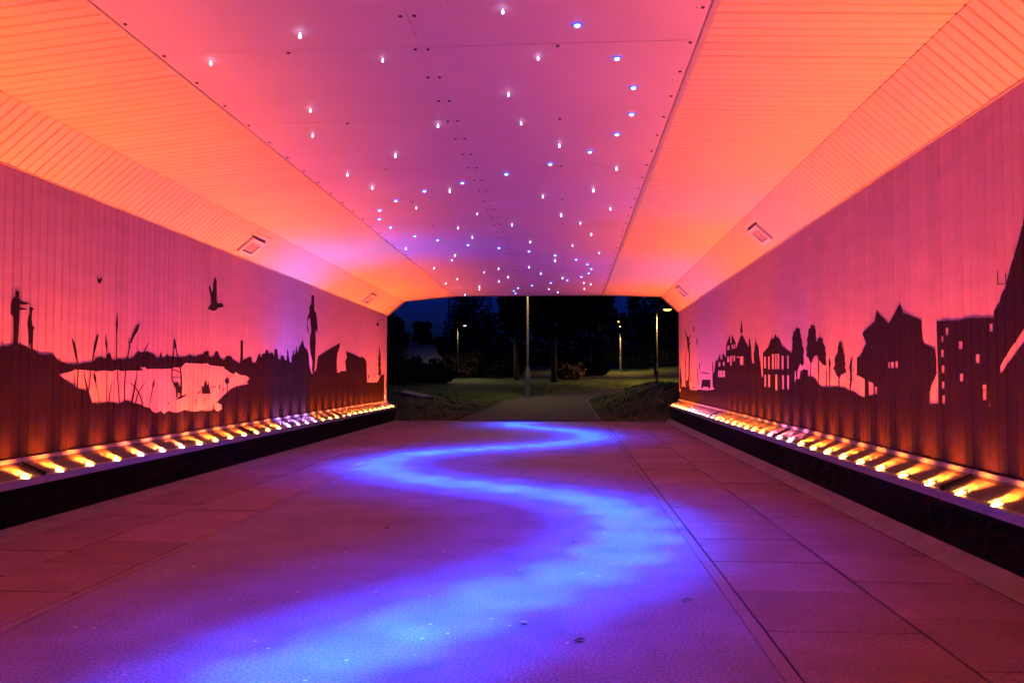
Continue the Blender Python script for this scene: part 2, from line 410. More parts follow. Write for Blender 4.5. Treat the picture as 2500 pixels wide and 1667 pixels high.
class Mural:
    def __init__(self, root, xw, s): self.root, self.xw, self.s, self.n = root, xw, s, 0
    def w(self, f, pts): return [(p.y, p.z) for p in (on_wall(*f(*q), self.xw) for q in pts)]
    def build(self, name, bm, label=None, groove=True):
        self.n += 1
        th = .0009 + .00012 * (self.n % 9)
        if groove:
            ys = [v.co.y for v in bm.verts]; lo, hi = min(ys), max(ys)
            k = math.floor((lo - YN) / PITCHB)
            while YN + PITCHB * k < hi + .1:
                for e in (-.0068, 0, .0068):
                    bmesh.ops.bisect_plane(bm, geom=bm.verts[:] + bm.edges[:] + bm.faces[:], plane_co=(0, YN + PITCHB * k + e, 0), plane_no=(0, 1, 0))
                k += 1
        bmesh.ops.recalc_face_normals(bm, faces=bm.faces)
        r = bmesh.ops.extrude_face_region(bm, geom=bm.faces[:])
        vs = [g for g in r['geom'] if isinstance(g, bmesh.types.BMVert)]
        bmesh.ops.translate(bm, verts=vs, vec=(self.s * th, 0, 0))
        if groove:                                     # the paint dips into every joint between two boards
            for v in bm.verts:
                q = (v.co.y - YN) / PITCHB
                if abs(q - round(q)) < .003: v.co.x -= self.s * .0045
        bmesh.ops.recalc_face_normals(bm, faces=bm.faces)
        o = obj(name, bm, 'ink', self.root)
        if label: o['label'] = label
        return o
    def poly(self, name, f, pts, holes=(), label=None, groove=True, raw=None):
        if name == 'tree_silhouette': pts = ragged(pts, 9 if f is zR2 else 4, 12, len(pts), True)
        loops = [raw if raw else self.w(f, pts)] + [list(h) for h in holes]
        vl = [[Vector((a, b, 0)) for a, b in lp] for lp in loops]
        flat = [p for lp in loops for p in lp]
        bm = bmesh.new(); vs = [bm.verts.new((self.xw, a, b)) for a, b in flat]
        tris = tessellate_polygon(vl)
        def area(lp): return abs(sum(lp[i][0] * lp[i - 1][1] - lp[i - 1][0] * lp[i][1] for i in range(len(lp)))) / 2
        want = area(loops[0]) - sum(area(h) for h in loops[1:]); got = sum(area([flat[i] for i in t]) for t in tris)
        if abs(want - got) > .03 * want: print('MURAL AREA', name, len(flat), round(want, 3), round(got, 3))
        for t in tris:
            try: bm.faces.new([vs[i] for i in t])
            except ValueError: pass
        return self.build(name, bm, label, groove)
    def ribbon(self, name, f, pts, widths, label=None, extra=()):
        """tapering strips: widths in zoom pixels"""
        bm = bmesh.new()
        for pl, wd in [(pts, widths)] + list(extra):
            if not isinstance(wd, (list, tuple)): wd = [wd] * len(pl)
            prev = None
            for i, p in enumerate(pl):
                a = Vector(pl[max(i - 1, 0)]); b = Vector(pl[min(i + 1, len(pl) - 1)])
                d = (b - a).normalized(); n = Vector((-d.y, d.x)) * wd[i] / 2
                q = self.w(f, [(p[0] + n.x, p[1] + n.y), (p[0] - n.x, p[1] - n.y)])
                cur = [bm.verts.new((self.xw, *t)) for t in q]
                if prev: bm.faces.new((prev[0], cur[0], cur[1], prev[1]))
                prev = cur
        return self.build(name, bm, label, False)

mural_l = thing('wall_mural', 'dark lakeside silhouette mural with reeds, birds and figures on the pink boarded wall', 'mural', (XL, 10, .4))
mural_l.matrix_world = Matrix.Identity(4); mural_l.location = (0, 0, 0)
ML = Mural(mural_l, XL + .0004, 1)
topA = [(-500, 650), (-200, 640), (0, 655), (30, 640), (60, 650), (110, 630), (160, 622), (230, 640), (290, 672), (330, 685), (370, 718), (440, 728), (490, 722), (520, 738), (545, 775), (590, 795), (650, 815), (710, 822),
        (770, 815), (815, 800), (850, 808), (900, 785), (920, 762), (955, 748), (1015, 760), (1035, 710), (1055, 712), (1072, 775), (1110, 775), (1140, 762), (1170, 772), (1210, 762), (1260, 765), (1290, 735),
        (1320, 700), (1330, 685), (1340, 705), (1410, 698), (1470, 722), (1490, 750), (1505, 758)]
topB = [(385, 925), (405, 865), (425, 930), (450, 915), (468, 890), (490, 915), (530, 912), (600, 920), (680, 915), (700, 895), (770, 915), (800, 900), (855, 890), (862, 865), (890, 862), (900, 845), (912, 865),
        (918, 918), (960, 915), (985, 862), (1010, 862), (1030, 920), (1075, 955), (1100, 910), (1150, 910), (1165, 945), (1240, 990), (1285, 950)]
topC = [(50, 835), (65, 838), (80, 905), (115, 905), (140, 850), (160, 795), (175, 830), (190, 845), (200, 800), (230, 800), (238, 755), (265, 760), (278, 800), (300, 785), (325, 795), (340, 830), (345, 745), (375, 745),
        (388, 860), (415, 870), (425, 820), (455, 825), (465, 870), (485, 880), (500, 730), (515, 830), (525, 900), (545, 905), (560, 800), (570, 740), (580, 830), (595, 790), (605, 700), (618, 800), (635, 760), (640, 720),
        (660, 700), (685, 640), (700, 720), (740, 760), (750, 800), (755, 900), (770, 990), (785, 1035), (800, 1040), (815, 1020), (830, 1010), (850, 970), (860, 870), (865, 830), (1000, 745), (1130, 670), (1120, 730),
        (1095, 800), (1088, 900), (1092, 1025), (1125, 1030), (1130, 1008), (1200, 1008), (1190, 885), (1210, 850), (1200, 770), (1290, 805), (1370, 845), (1395, 838), (1430, 865), (1445, 900), (1450, 1140), (1490, 1145),
        (1575, 1140), (1600, 1090), (1615, 1060), (1656, 1045)]
lakeA1 = [(570, 912), (640, 900), (690, 885), (720, 868), (860, 880), (930, 888), (1000, 880), (1070, 888), (1120, 870), (1165, 885), (1250, 880), (1300, 882), (1370, 880), (1340, 850), (1385, 845), (1410, 868), (1480, 862)]
lakeB = [(330, 1048), (420, 1050), (520, 1045), (545, 1030), (620, 1030), (650, 1000), (660, 985), (760, 990), (830, 995), (900, 988), (930, 1010), (990, 1015), (1075, 1025), (1085, 1050), (1140, 1085), (1180, 1105), (1200, 1078), (1240, 1110), (1310, 1120),
         (1355, 1150), (1315, 1185), (1335, 1205), (1250, 1225), (1190, 1240), (1120, 1285), (1060, 1340), (995, 1405), (1050, 1430), (1055, 1470), (1010, 1500), (975, 1475), (965, 1405), (955, 1480), (900, 1495), (840, 1490),
         (760, 1500), (720, 1498), (650, 1480), (600, 1505), (540, 1510), (490, 1490), (440, 1525), (400, 1490), (360, 1520), (310, 1495)]
lakeA2 = [(1440, 1240), (1390, 1225), (1340, 1200), (1280, 1190), (1230, 1165), (1190, 1165), (1140, 1195), (1080, 1180), (1000, 1185), (950, 1195), (880, 1190), (860, 1160), (840, 1080), (800, 1060), (740, 1050), (700, 1015), (650, 985), (600, 950), (570, 932)]
i0 = topA.index((650, 815)); i1 = topC.index((465, 870)); i2 = topC.index((755, 900))
topA = ragged(topA[:i0], 3, 14, 4) + ragged(topA[i0:], 5, 9, 2); topB = ragged(topB, 5, 9, 3)
topC = topC[:i1] + ragged(topC[i1:i2], 4, 9, 5) + topC[i2:]
lakeA1 = ragged(lakeA1, 3, 12, 6); lakeB = ragged(lakeB, 4, 14, 7); lakeA2 = ragged(lakeA2, 4, 12, 8)
top = ML.w(zmA, topA) + ML.w(zmB, topB) + ML.w(zmC, topC)
raw = [(top[0][0], .3)] + top + [(top[-1][0], .3)]
lake = ML.w(zmA, lakeA1) + ML.w(zmB, lakeB) + ML.w(zmA, lakeA2)
ML.poly('landscape_silhouette', None, None, [lake], raw=raw, label='dark landscape silhouette of hill, lake shore, treeline and towers')
ML.poly('person_silhouette', zmA, [(150, 120), (165, 112), (183, 125), (185, 155), (178, 185), (200, 215), (270, 235), (275, 245), (215, 250), (190, 240), (188, 275), (255, 290), (250, 300), (185, 300), (182, 420), (178, 520), (165, 640),
    (122, 640), (128, 500), (125, 360), (102, 340), (105, 240), (120, 195), (150, 165), (145, 140)], label='silhouette of a standing person with both arms reaching forward', groove=False)
ML.poly('person_silhouette', zmA, [(280, 275), (300, 270), (310, 285), (330, 290), (308, 300), (305, 330), (302, 390), (310, 450), (335, 480), (318, 485), (315, 570), (312, 685), (298, 680), (290, 610), (282, 660), (272, 610), (270, 520),
    (262, 430), (270, 370), (285, 330), (283, 300)], label='silhouette of a smaller person wearing a peaked cap', groove=False)
ML.poly('bird_silhouette', zmB, [(985, 70), (997, 120), (998, 330), (1010, 355), (1050, 345), (1062, 370), (1075, 382), (1050, 392), (1010, 398), (990, 425), (955, 432), (930, 418), (898, 412), (920, 385), (940, 355), (935, 300), (920, 220),
    (912, 180), (922, 155), (945, 230), (955, 225), (960, 150), (970, 95)], label='large flying duck silhouette with raised wings', groove=False)
ML.poly('bird_silhouette', zm1, [(528, 165), (540, 185), (560, 170), (556, 188), (548, 207), (535, 200)], groove=False, label='small bird silhouette high above the lake')
ML.poly('bird_silhouette', zmC, [(1560, 430), (1577, 440), (1590, 400), (1590, 450), (1580, 480), (1565, 455)], groove=False, label='small bird silhouette by the tunnel mouth')
ML.ribbon('bird_silhouette', zmC, [(1615, 408), (1632, 396), (1652, 390)], [3, 9, 4])
ML.poly('tower_silhouette', zmB, [(1252, 748), (1262, 740), (1275, 740), (1275, 960), (1285, 1010), (1243, 1010), (1250, 960)], groove=False)
ML.poly('person_silhouette', zmC, [(785, 110), (800, 100), (815, 110), (818, 200), (820, 290), (840, 310), (848, 370), (855, 440), (860, 540), (846, 540), (838, 505), (832, 580), (838, 640), (832, 760), (828, 900), (815, 1040), (792, 1000),
    (800, 900), (775, 790), (765, 700), (768, 590), (785, 530), (775, 440), (770, 370), (750, 390), (735, 440), (745, 500), (755, 570), (740, 540), (728, 450), (745, 350), (762, 300), (760, 240), (775, 215), (785, 190)],
    label='tall slender standing figure silhouette beside the conifers', groove=False)
ML.poly('tree_silhouette', zmC, [(1600, 700), (1608, 780), (1615, 860), (1610, 880), (1618, 940), (1612, 960), (1622, 1040), (1600, 1070), (1582, 1050), (1588, 960), (1582, 930), (1590, 880), (1584, 870), (1592, 800)], groove=False)
ML.ribbon('shrub_silhouette', zmC, [(1480, 1040), (1470, 1070), (1462, 1100)], [8, 14, 6])
ML.ribbon('shrub_silhouette', zmC, [(1542, 1020), (1545, 1050), (1540, 1075)], [5, 12, 5])
reeds = [([(738, 1055), (747, 900), (738, 790)], 10, [(740, 800), (722, 700), (705, 620), (688, 572)], [10, 24, 22, 4]),
         ([(850, 1070), (870, 880), (890, 760), (900, 690)], 8, [(896, 720), (912, 640), (930, 560), (940, 528)], [10, 22, 20, 4]),
         ([(1020, 1190), (1022, 900), (1020, 680)], 6, [(1022, 680), (1016, 620), (1010, 535)], [8, 18, 4]),
         ([(1142, 1190), (1125, 950), (1114, 760), (1116, 510)], 8, [(1116, 512), (1118, 430), (1122, 330)], [10, 18, 4]),
         ([(1190, 1180), (1190, 1000), (1215, 770), (1245, 640)], 9, [(1248, 620), (1275, 545), (1305, 490), (1335, 430)], [10, 24, 32, 5]),
         ([(1380, 705), (1400, 655), (1425, 612)], [12, 9, 3], None, None),
         ([(955, 1200), (935, 1080), (915, 985)], 7, [(918, 1000), (908, 950), (898, 900)], [10, 26, 10]),
         ([(870, 1200), (835, 1060), (815, 970), (800, 880)], [30, 18, 12, 5], None, None),
         ([(1262, 1185), (1290, 1030), (1315, 885)], [16, 13, 5], None, None),
         ([(1368, 1210), (1345, 1130), (1310, 1060), (1265, 1010), (1200, 988)], [12, 10, 9, 7, 3], None, None),
         ([(1295, 1190), (1325, 1090), (1360, 1030), (1392, 985)], [8, 7, 6, 3], None, None),
         ([(1430, 1235), (1445, 1120), (1462, 1040)], 6, [(1460, 1050), (1468, 1010), (1478, 965)], [8, 16, 3]),
         ([(1045, 1190), (1050, 1090), (1075, 985)], [8, 6, 3], None, None),
         ([(1238, 660), (1235, 610), (1234, 570)], [9, 7, 3], None, None),
         ([(720, 1030), (712, 970), (700, 915)], [8, 6, 3], None, None)]
for st, sw, hd, hw in reeds:
    ML.ribbon('reed_silhouette', zmA, st, sw, extra=[(hd, hw)] if hd else [])
ML.ribbon('windsurfer_silhouette', zmB, [(549, 725), (537, 900), (522, 1060), (520, 1160), (548, 1215)], [8, 12, 11, 12, 12], label='windsurfer silhouette holding a tall sail on a board',
          extra=[([(556, 800), (600, 980), (622, 1120), (622, 1290)], [12, 11, 11, 13]), ([(530, 1055), (575, 1068), (612, 1085)], 9), ([(524, 1140), (570, 1137), (618, 1140)], 9)])
ML.poly('sail_tip_silhouette', zmB, [(548, 722), (556, 735), (574, 822), (536, 826), (540, 735)], groove=False)
ML.poly('person_silhouette', zmB, [(535, 1185), (565, 1192), (578, 1180), (590, 1200), (600, 1225), (630, 1245), (626, 1290), (620, 1340), (608, 1338), (605, 1302), (585, 1302), (580, 1352), (568, 1352), (566, 1300), (560, 1250), (540, 1225)], groove=False)
ML.poly('board_silhouette', zmB, [(553, 1378), (600, 1343), (682, 1310), (660, 1337), (610, 1364)], groove=False)
ML.poly('canoe_silhouette', zmB, [(836, 1225), (860, 1240), (866, 1190), (880, 1175), (884, 1140), (889, 1180), (893, 1235), (908, 1180), (918, 1250), (932, 1310), (845, 1310)], groove=False, label='canoe silhouette with paddlers on the lake')
ML.ribbon('paddle_silhouette', zmB, [(792, 1312), (808, 1300), (838, 1272)], [10, 10, 5])
ML.ribbon('paddle_silhouette', zmB, [(918, 1258), (955, 1243), (985, 1235)], [5, 8, 14])
ML.poly('tree_silhouette', zmB, [(1108 + 21 * math.cos(a * .524), 1175 + 36 * math.sin(a * .524)) for a in range(12)], groove=False)
ML.ribbon('trunk_silhouette', zmB, [(1112, 1205), (1113, 1250), (1113, 1300)], 6)
for p in ([(480, 1400), (487, 1425)], [(872, 1365), (862, 1392)], [(775, 1370), (777, 1420)], [(1068, 1250), (1064, 1285)], [(1028, 1215), (1024, 1270)]):
    ML.ribbon('plant_silhouette', zmB, p, [10, 7])

mural_r = thing('wall_mural', 'dark townscape silhouette mural with castle, towers and trees on the pink boarded wall', 'mural', (0, 0, 0))
MR = Mural(mural_r, XR - .0004, -1)
t1 = [(92, 1212), (120, 1205), (125, 1150), (160, 1135), (195, 1150), (195, 1060), (215, 1050), (235, 1090), (250, 1180), (340, 1195), (362, 1172), (370, 1180), (480, 1195), (590, 1175), (562, 1150), (555, 1000), (560, 960),
      (580, 950), (590, 860), (605, 760), (620, 800), (635, 760), (660, 690), (665, 760), (690, 780), (695, 690), (715, 700), (742, 745), (742, 580), (795, 430), (801, 548), (819, 548), (821, 430), (875, 540), (880, 620),
      (940, 460), (965, 435), (1050, 610), (1058, 500), (1065, 480), (1075, 560), (1085, 600), (1090, 750), (1100, 820), (1130, 830), (1120, 700), (1140, 560), (1145, 470), (1155, 540), (1185, 620), (1190, 700), (1215, 830),
      (1230, 1010), (1248, 1010), (1248, 680), (1320, 600), (1358, 490), (1362, 440), (1367, 488), (1400, 480), (1415, 425), (1440, 470), (1458, 482), (1462, 430), (1468, 490), (1510, 590), (1615, 670), (1640, 690), (1650, 560),
      (1646, 500), (1655, 440), (1670, 380), (1695, 372), (1715, 335), (1750, 350)]
t2 = [(440, 280), (460, 400), (470, 470), (495, 560), (490, 640), (500, 760), (490, 800), (440, 770), (415, 850), (403, 870), (390, 1000), (440, 990), (450, 880), (500, 850), (560, 870), (550, 950), (590, 960), (640, 965), (680, 1000), (710, 1070),
      (770, 1110), (880, 1115), (960, 1105), (1050, 1115), (1110, 1130), (1150, 1160), (1230, 1180), (1300, 1230), (1380, 1265), (1395, 1255), (1395, 1000), (1330, 960), (1275, 940), (1280, 680), (1330, 650), (1415, 465),
      (1360, 330), (1385, 290), (1540, 150), (1568, 0)]
t3 = [(315, 188), (330, 215), (460, 365), (480, 350), (545, 230), (612, 105), (650, 230), (885, 320), (900, 570), (920, 620), (1060, 690), (1075, 950), (1070, 1030), (1030, 1120), (990, 1230), (990, 1390), (1105, 1390), (1100, 1000),
      (1080, 335), (1350, 325), (1480, 295), (1810, 290), (1810, 210), (1860, 120), (1880, 100), (1905, 0)]
t4 = [(330, 780), (365, 640), (420, 460), (470, 270), (560, -40), (640, -180), (900, -300)]
j0 = t1.index((1640, 690)); j1 = t2.index((415, 850)); j2 = t2.index((1395, 1255))
k0 = t1.index((1100, 820)); k1 = t1.index((1230, 1010))
t1 = t1[:k0] + ragged(t1[k0:k1], 8, 10, 9) + t1[k1:j0] + ragged(t1[j0:], 9, 12, 10)
t2 = ragged(t2[:j1], 9, 12, 11) + ragged(t2[j1:j2], 5, 12, 12) + t2[j2:]
rawr = MR.w(zR1, t1) + MR.w(zR2, t2) + MR.w(zR3, t3) + MR.w(zR4, t4)
rawr = [(min(rawr[0][0], YF - .01), rawr[0][1])] + rawr[1:]
rawr = [(rawr[0][0], .33)] + rawr + [(rawr[-1][0], .33)]
def rect(f, a, b, c_, d): return MR.w(f, [(a, b), (c_, b), (c_, d), (a, d)])
H = []
for r in ((462, 860, 484, 935), (496, 855, 537, 935), (548, 845, 587, 932), (295, 1170, 320, 1262), (1140, 525, 1170, 605), (1140, 700, 1172, 795), (1148, 900, 1180, 995), (1150, 1105, 1180, 1195),
          (1155, 1280, 1188, 1388), (1195, 420, 1230, 515), (1365, 592, 1410, 690), (1580, 757, 1630, 870), (1378, 1005, 1420, 1100), (1668, 1143, 1715, 1212), (1672, 1222, 1715, 1340), (1757, 368, 1797, 467), (1748, 1390, 1768, 1420)):
    H.append(rect(zR3, *r))
H.append(MR.w(zR3, [(213, 1102), (245, 1115), (276, 1130), (278, 1272), (217, 1280)]))
H.append(MR.w(zR3, [(2420, 60), (2195, 430), (2100, 580), (2040, 660), (1940, 820), (1890, 910), (1895, 990), (1912, 990), (1970, 900), (2080, 760), (2195, 600), (2420, 300)]))
for r in ((1262, 728, 1290, 888), (1318, 728, 1340, 905), (1368, 695, 1398, 905), (1412, 690, 1434, 905), (1445, 690, 1470, 905), (1502, 718, 1530, 908), (1575, 715, 1600, 895), (1268, 975, 1288, 1142), (1318, 975, 1345, 1145),
          (1418, 975, 1445, 1192), (1508, 985, 1535, 1178), (1580, 985, 1603, 1180), (757, 580, 790, 640), (820, 565, 838, 625), (846, 560, 868, 622), (757, 730, 785, 805), (797, 720, 820, 850), (830, 715, 843, 795), (849, 715, 865, 792),
          (932, 728, 978, 845), (885, 728, 926, 748), (640, 805, 665, 865), (700, 800, 725, 855), (635, 920, 655, 1010), (661, 920, 688, 1012), (694, 920, 728, 1010)):
    H.append(rect(zR1, *r))
H.append(MR.w(zR2, [(366, 880), (384, 880), (380, 980), (366, 1050), (358, 1045)]))
MR.poly('townscape_silhouette', None, None, H, raw=rawr, label='dark townscape silhouette with castle, fortified houses, ruined tower and lit window openings')
MR.poly('tree_silhouette', zR2, [(605, 190), (655, 210), (675, 300), (668, 340), (680, 420), (690, 480), (700, 420), (720, 395), (740, 380), (770, 400), (778, 450), (790, 480), (815, 520), (808, 560), (825, 620), (820, 680), (830, 800), (790, 790), (760, 760), (740, 740), (715, 700),
    (690, 640), (650, 660), (630, 700), (610, 760), (590, 745), (570, 690), (530, 650), (545, 600), (530, 560), (550, 480), (545, 420), (562, 350), (565, 270), (600, 240)], groove=False, label='pair of tall poplar silhouettes')
MR.ribbon('trunk_silhouette', zR2, [(598, 740), (600, 850), (598, 980)], 10)
MR.ribbon('trunk_silhouette', zR2, [(718, 690), (714, 850), (710, 1090)], [14, 14, 8])
MR.poly('tree_silhouette', zR2, [(1040, 440), (1055, 470), (1052, 520), (1080, 560), (1085, 620), (1100, 660), (1095, 710), (1108, 760), (1100, 820), (1122, 900), (1080, 925), (1050, 930), (1020, 985), (980, 940), (950, 860), (925, 850), (955, 800), (960, 760), (950, 740), (965, 660), (1000, 600), (1003, 520), (1015, 500), (1020, 460)], groove=False)
MR.ribbon('trunk_silhouette', zR2, [(1015, 960), (1016, 1040), (1015, 1125)], 13)
MR.ribbon('tree_silhouette', zR2, [(872, 690), (878, 760), (880, 840), (878, 1125)], [3, 26, 14, 12])
MR.ribbon('tree_silhouette', zR2, [(828, 860), (836, 950), (835, 1120)], [8, 13, 10])
MR.ribbon('tree_silhouette', zR2, [(1210, 655), (1195, 740), (1185, 830), (1190, 900), (1195, 1000), (1182, 1100), (1178, 1165)], [4, 30, 40, 26, 30, 22, 10])
MR.ribbon('twig_silhouette', zR2, [(1200, 890), (1228, 870), (1240, 840), (1222, 830)], 8)
MR.ribbon('twig_silhouette', zR2, [(1190, 1010), (1150, 990), (1140, 960)], [8, 7, 4])
MR.ribbon('twig_silhouette', zR2, [(1185, 1080), (1160, 1080), (1145, 1060)], [8, 7, 4])
MR.ribbon('tree_silhouette', zR1, [(222, 465), (228, 600), (241, 700), (237, 1000), (220, 1120)], [30, 26, 15, 15, 30], label='bare dead tree silhouette with forked top',
          extra=[([(212, 490), (195, 430), (180, 360)], [18, 11, 3]), ([(232, 490), (250, 455), (268, 438)], [10, 8, 4]), ([(236, 575), (250, 550), (264, 530)], [10, 7, 4])])
MR.ribbon('tree_silhouette', zR1, [(198, 640), (188, 800), (186, 1130)], [4, 9, 9])
MR.ribbon('tree_silhouette', zR1, [(118, 880), (120, 1000), (126, 1060), (124, 1170)], [6, 20, 28, 22])
MR.poly('spire_silhouette', zR1, [(955, 215), (962, 300), (971, 402), (934, 402), (948, 300)], groove=False)
MR.ribbon('spire_silhouette', zR1, [(952, 402), (955, 425), (958, 450)], [4, 6, 10])
MR.poly('kiosk_silhouette', zR1, [(415, 1045), (530, 1045), (527, 1165), (505, 1168), (500, 1140), (430, 1140), (425, 1162), (402, 1162)], groove=False)
MR.ribbon('kiosk_roof_silhouette', zR1, [(400, 955), (440, 950), (480, 962), (522, 956)], [8, 12, 12, 8])
for p, w_ in (([(380, 820), (382, 910)], 9), ([(558, 810), (562, 960)], 10), ([(345, 890), (360, 1050), (362, 1110)], 7), ([(300, 1140), (306, 1170)], 14), ([(265, 960), (262, 1090)], 6), ([(300, 320), (300, 400)], 10), ([(338, 475), (350, 575)], 8)):
    MR.ribbon('post_silhouette', zR1, p, w_)
MR.ribbon('antenna_silhouette', zR4, [(267, 668), (270, 766)], 6, extra=[([(268, 768), (336, 757)], 6), ([(329, 680), (334, 752)], 6)])

# ================================================================== FLOOR
fl = struct(obj('floor', box(XL - .1, XR + .1, YN, YF + .35, -.25, -.012), 'joint'))
bm = bmesh.new()
bmesh.ops.create_grid(bm, x_segments=2, y_segments=40, size=1)
for v in bm.verts:
    v.co = Vector(((v.co.x + 1) / 2 * (.700 + 2.172) - 2.172, YN + (v.co.y + 1) / 2 * (YF + .35 - YN), 0))
r = bmesh.ops.extrude_face_region(bm, geom=bm.faces[:])
bmesh.ops.translate(bm, verts=[g for g in r['geom'] if isinstance(g, bmesh.types.BMVert)], vec=(0, 0, -.011))
bmesh.ops.recalc_face_normals(bm, faces=bm.faces)
obj('carriageway', bm, 'conc', fl)
def slab_me(w, d): return mesh_of('slab', box(0, w, 0, d, -.01, 0, .0035), 'slab')
def lay(x0, x1, d, yref):
    me = slab_me(x1 - x0 - .011, d - .011); n = int((YF - YN) / d) + 2
    y = yref - math.floor((yref - YN) / d) * d
    while y < YF + .1:
        put('slab', me, (x0 + .004, y + .004, random.uniform(-.002, .0012)), fl, rot=(random.uniform(-.002, .002), random.uniform(-.003, .003), random.uniform(-.002, .002)))
        y += d
lay(.765, 1.366, .595, 2.71); lay(1.366, 1.964, .595, 2.91)
lay(-2.77, -2.227, .561, 3.665); lay(-3.316, -2.77, .561, 3.94)
for x0, x1 in ((.704, .763), (-2.225, -2.176)):
    me = mesh_of('edging', box(0, x1 - x0 - .003, 0, .905, -.01, .001, .003), 'edging')
    y = YN + .2
    while y < YF:
        put('edging_kerb', me, (x0, y, random.uniform(-.001, .0012)), fl); y += .911
obj('fillet', prism([(-3.312, -.006), (-3.312, .0), (-3.45, .004), (-3.56, .022), (-3.60, .024), (-3.60, -.006)], YN, YF + .2), 'fillet', fl)
obj('fillet', prism([(1.968, -.006), (1.968, .0), (2.04, .035), (2.098, .092), (2.14, .096), (2.14, -.006)], YN, YF + .2), 'fillet', fl)

# ================================================================== LIGHT TROUGHS
LENS = lathe([(0, .009), (.016, .0078), (.026, .004), (.029, 0)], 10)
lens_me = {k: None for k in ('amber', 'violet', 'pink')}
for k in lens_me:
    b = LENS.copy(); lens_me[k] = mesh_of('lens', b, 'lens_' + k)
LENS.free()
hous_me = mesh_of('housing', lathe([(.0, -.012), (.036, -.012), (.036, -.001), (.0295, .0015), (.0295, -.004), (0, -.004)], 10), 'housing')
LP = .3715
def trough(side, y0, y1, lamp_ys, label, cols):
    s, X, dz = (1, XL, 0.0) if side == 'L' else (-1, XR, .045)
    fz = .02 if side == 'L' else .09
    rt = thing('light_trough', label, 'light trough', (X, (y0 + y1) / 2, 0), 'light troughs along the two walls')
    off = Vector(rt.location)
    def add(name, pts, m, a=y0 + .004, b=y1 - .004, parent=rt):
        bm_ = prism([(X + s * u - off.x, z + dz) for u, z in pts], a - off.y, b - off.y)
        return obj(name, bm_, m, parent)
    add('upper_rail', [(.006, .398), (.006, .424), (.02, .424), (.024, .398)], 'rail')
    add('reflector', [(.012, .377), (.19, .301), (.19, .285), (.012, .36)], 'plate')
    add('back_plate', [(.006, .362), (.006, .397), (.011, .397), (.011, .362)], 'black')
    add('glass_pane', [(.025, .397), (.192, .324), (.192, .321), (.025, .394)], 'glass')
    add('front_lip', [(.193, .262), (.193, .310), (.2, .313), (.207, .310), (.207, .298), (.2, .295), (.2, .262)], 'rail')
    add('plinth', [(.14, fz - dz - .03), (.14, .26), (.198, .26), (.188, .20), (.165, fz - dz - .03)], 'black')
    for yy in (y1 - .022,):
        add('divider', [(.012, .378), (.012, .403), (.192, .33), (.192, .302)], 'black', yy + .0045, yy + .0205)
    um, zm_ = .163, .3125 + .002 + dz
    aimw = Vector((s * .39, 0, 1)).normalized()
    for i, yl in enumerate(lamp_ys):
        ck = cols(yl)
        q = aimw.to_track_quat('Z', 'Y').to_euler()
        h_ = put('lamp', hous_me, (X + s * um - off.x, yl - off.y, zm_), rt, rot=q)
        put('lens', lens_me[{'a': 'amber', 'r': 'pink', 'v': 'violet', 'p': 'pink'}[ck]], (0, 0, 0), h_)
        col = {'a': AMBER, 'v': VIOLET, 'p': PINK, 'r': ROSE}[ck]
        k = {'a': 1.0, 'v': .8, 'p': .7, 'r': .85}[ck]
        aim = Vector((-s * .33, 0, 1))
        lamp('trough_light', 'SPOT', Vector((X + s * um, yl, zm_)) - off + Vector((0, 0, .0125)), col, W_TROUGH * k * random.uniform(.85, 1.12), rt, aim, math.radians(164), .75, .006).scale = (SPY, 1, 1)
        fc = FLARE if ck in 'ar' else col
        lamp('trough_flare', 'SPOT', Vector((X + s * (um - .022), yl, zm_ + .022)) - off, fc, W_FLARE * k, rt, (-s * .86, 0, .52), math.radians(104), .8, .006).scale = (.75, 1, 1)
    return rt
LY0, RY0 = 5.29 * 3.545 / 3.6, None
lys = [.7278e-3 * F * 3.545 + LP * .985 * k for k in range(-22, 32)]
rys = [.905e-3 * F * 2.082 + LP * 1.005 * k for k in range(-18, 36)]
def colsL(y):
    px = 1385 + (-3.545) * F / y
    if 683 < px < 768: return 'v'
    if 300 < px < 440: return 'r'
    return 'a'
def colsR(y):
    px = 1385 + 2.082 * F / y
    if 1858 < px < 1918: return 'p'
    if 1678 < px < 1738: return 'p'
    return 'a'
bl = .7524e-3 * F * 3.545; bl2 = 1.2708e-3 * F * 3.545; dl = bl2 - bl
segL = [(YN, bl - dl), (bl - dl, bl), (bl, bl2), (bl2, bl2 + dl), (bl2 + dl, YF)]
labL = ['light trough below the left wall boards at the near end of the tunnel', 'amber light trough along the wall ending below the hill with two standing figures', 'amber and rosy light trough below the reed lake with windsurfer',
        'light trough with a run of violet lamps below the conifer silhouettes', 'short amber light trough below the broken gable silhouettes at the far mouth']
for (a, b), lb in zip(segL, labL): trough('L', a, b, [y for y in lys if a + .05 < y < b - .05], lb, colsL)
br = 1.1255e-3 * F * 2.082; dr = LP * 10 * 1.005
segR = [(YN, br - dr), (br - dr, br), (br, br + dr), (br + dr, br + 2 * dr), (br + 2 * dr, YF)]
labR = ['light trough below the townscape wall at the near end of the tunnel', 'amber light trough below the tall dark crag of the townscape wall', 'amber light trough below the tower with small windows and horned house',
        'light trough with pinkish lamps below the windowed house and castle', 'light trough with pale pink lamps below the bare dead tree silhouette']
for (a, b), lb in zip(segR, labR): trough('R', a, b, [y for y in rys if a + .05 < y < b - .05], lb, colsR)

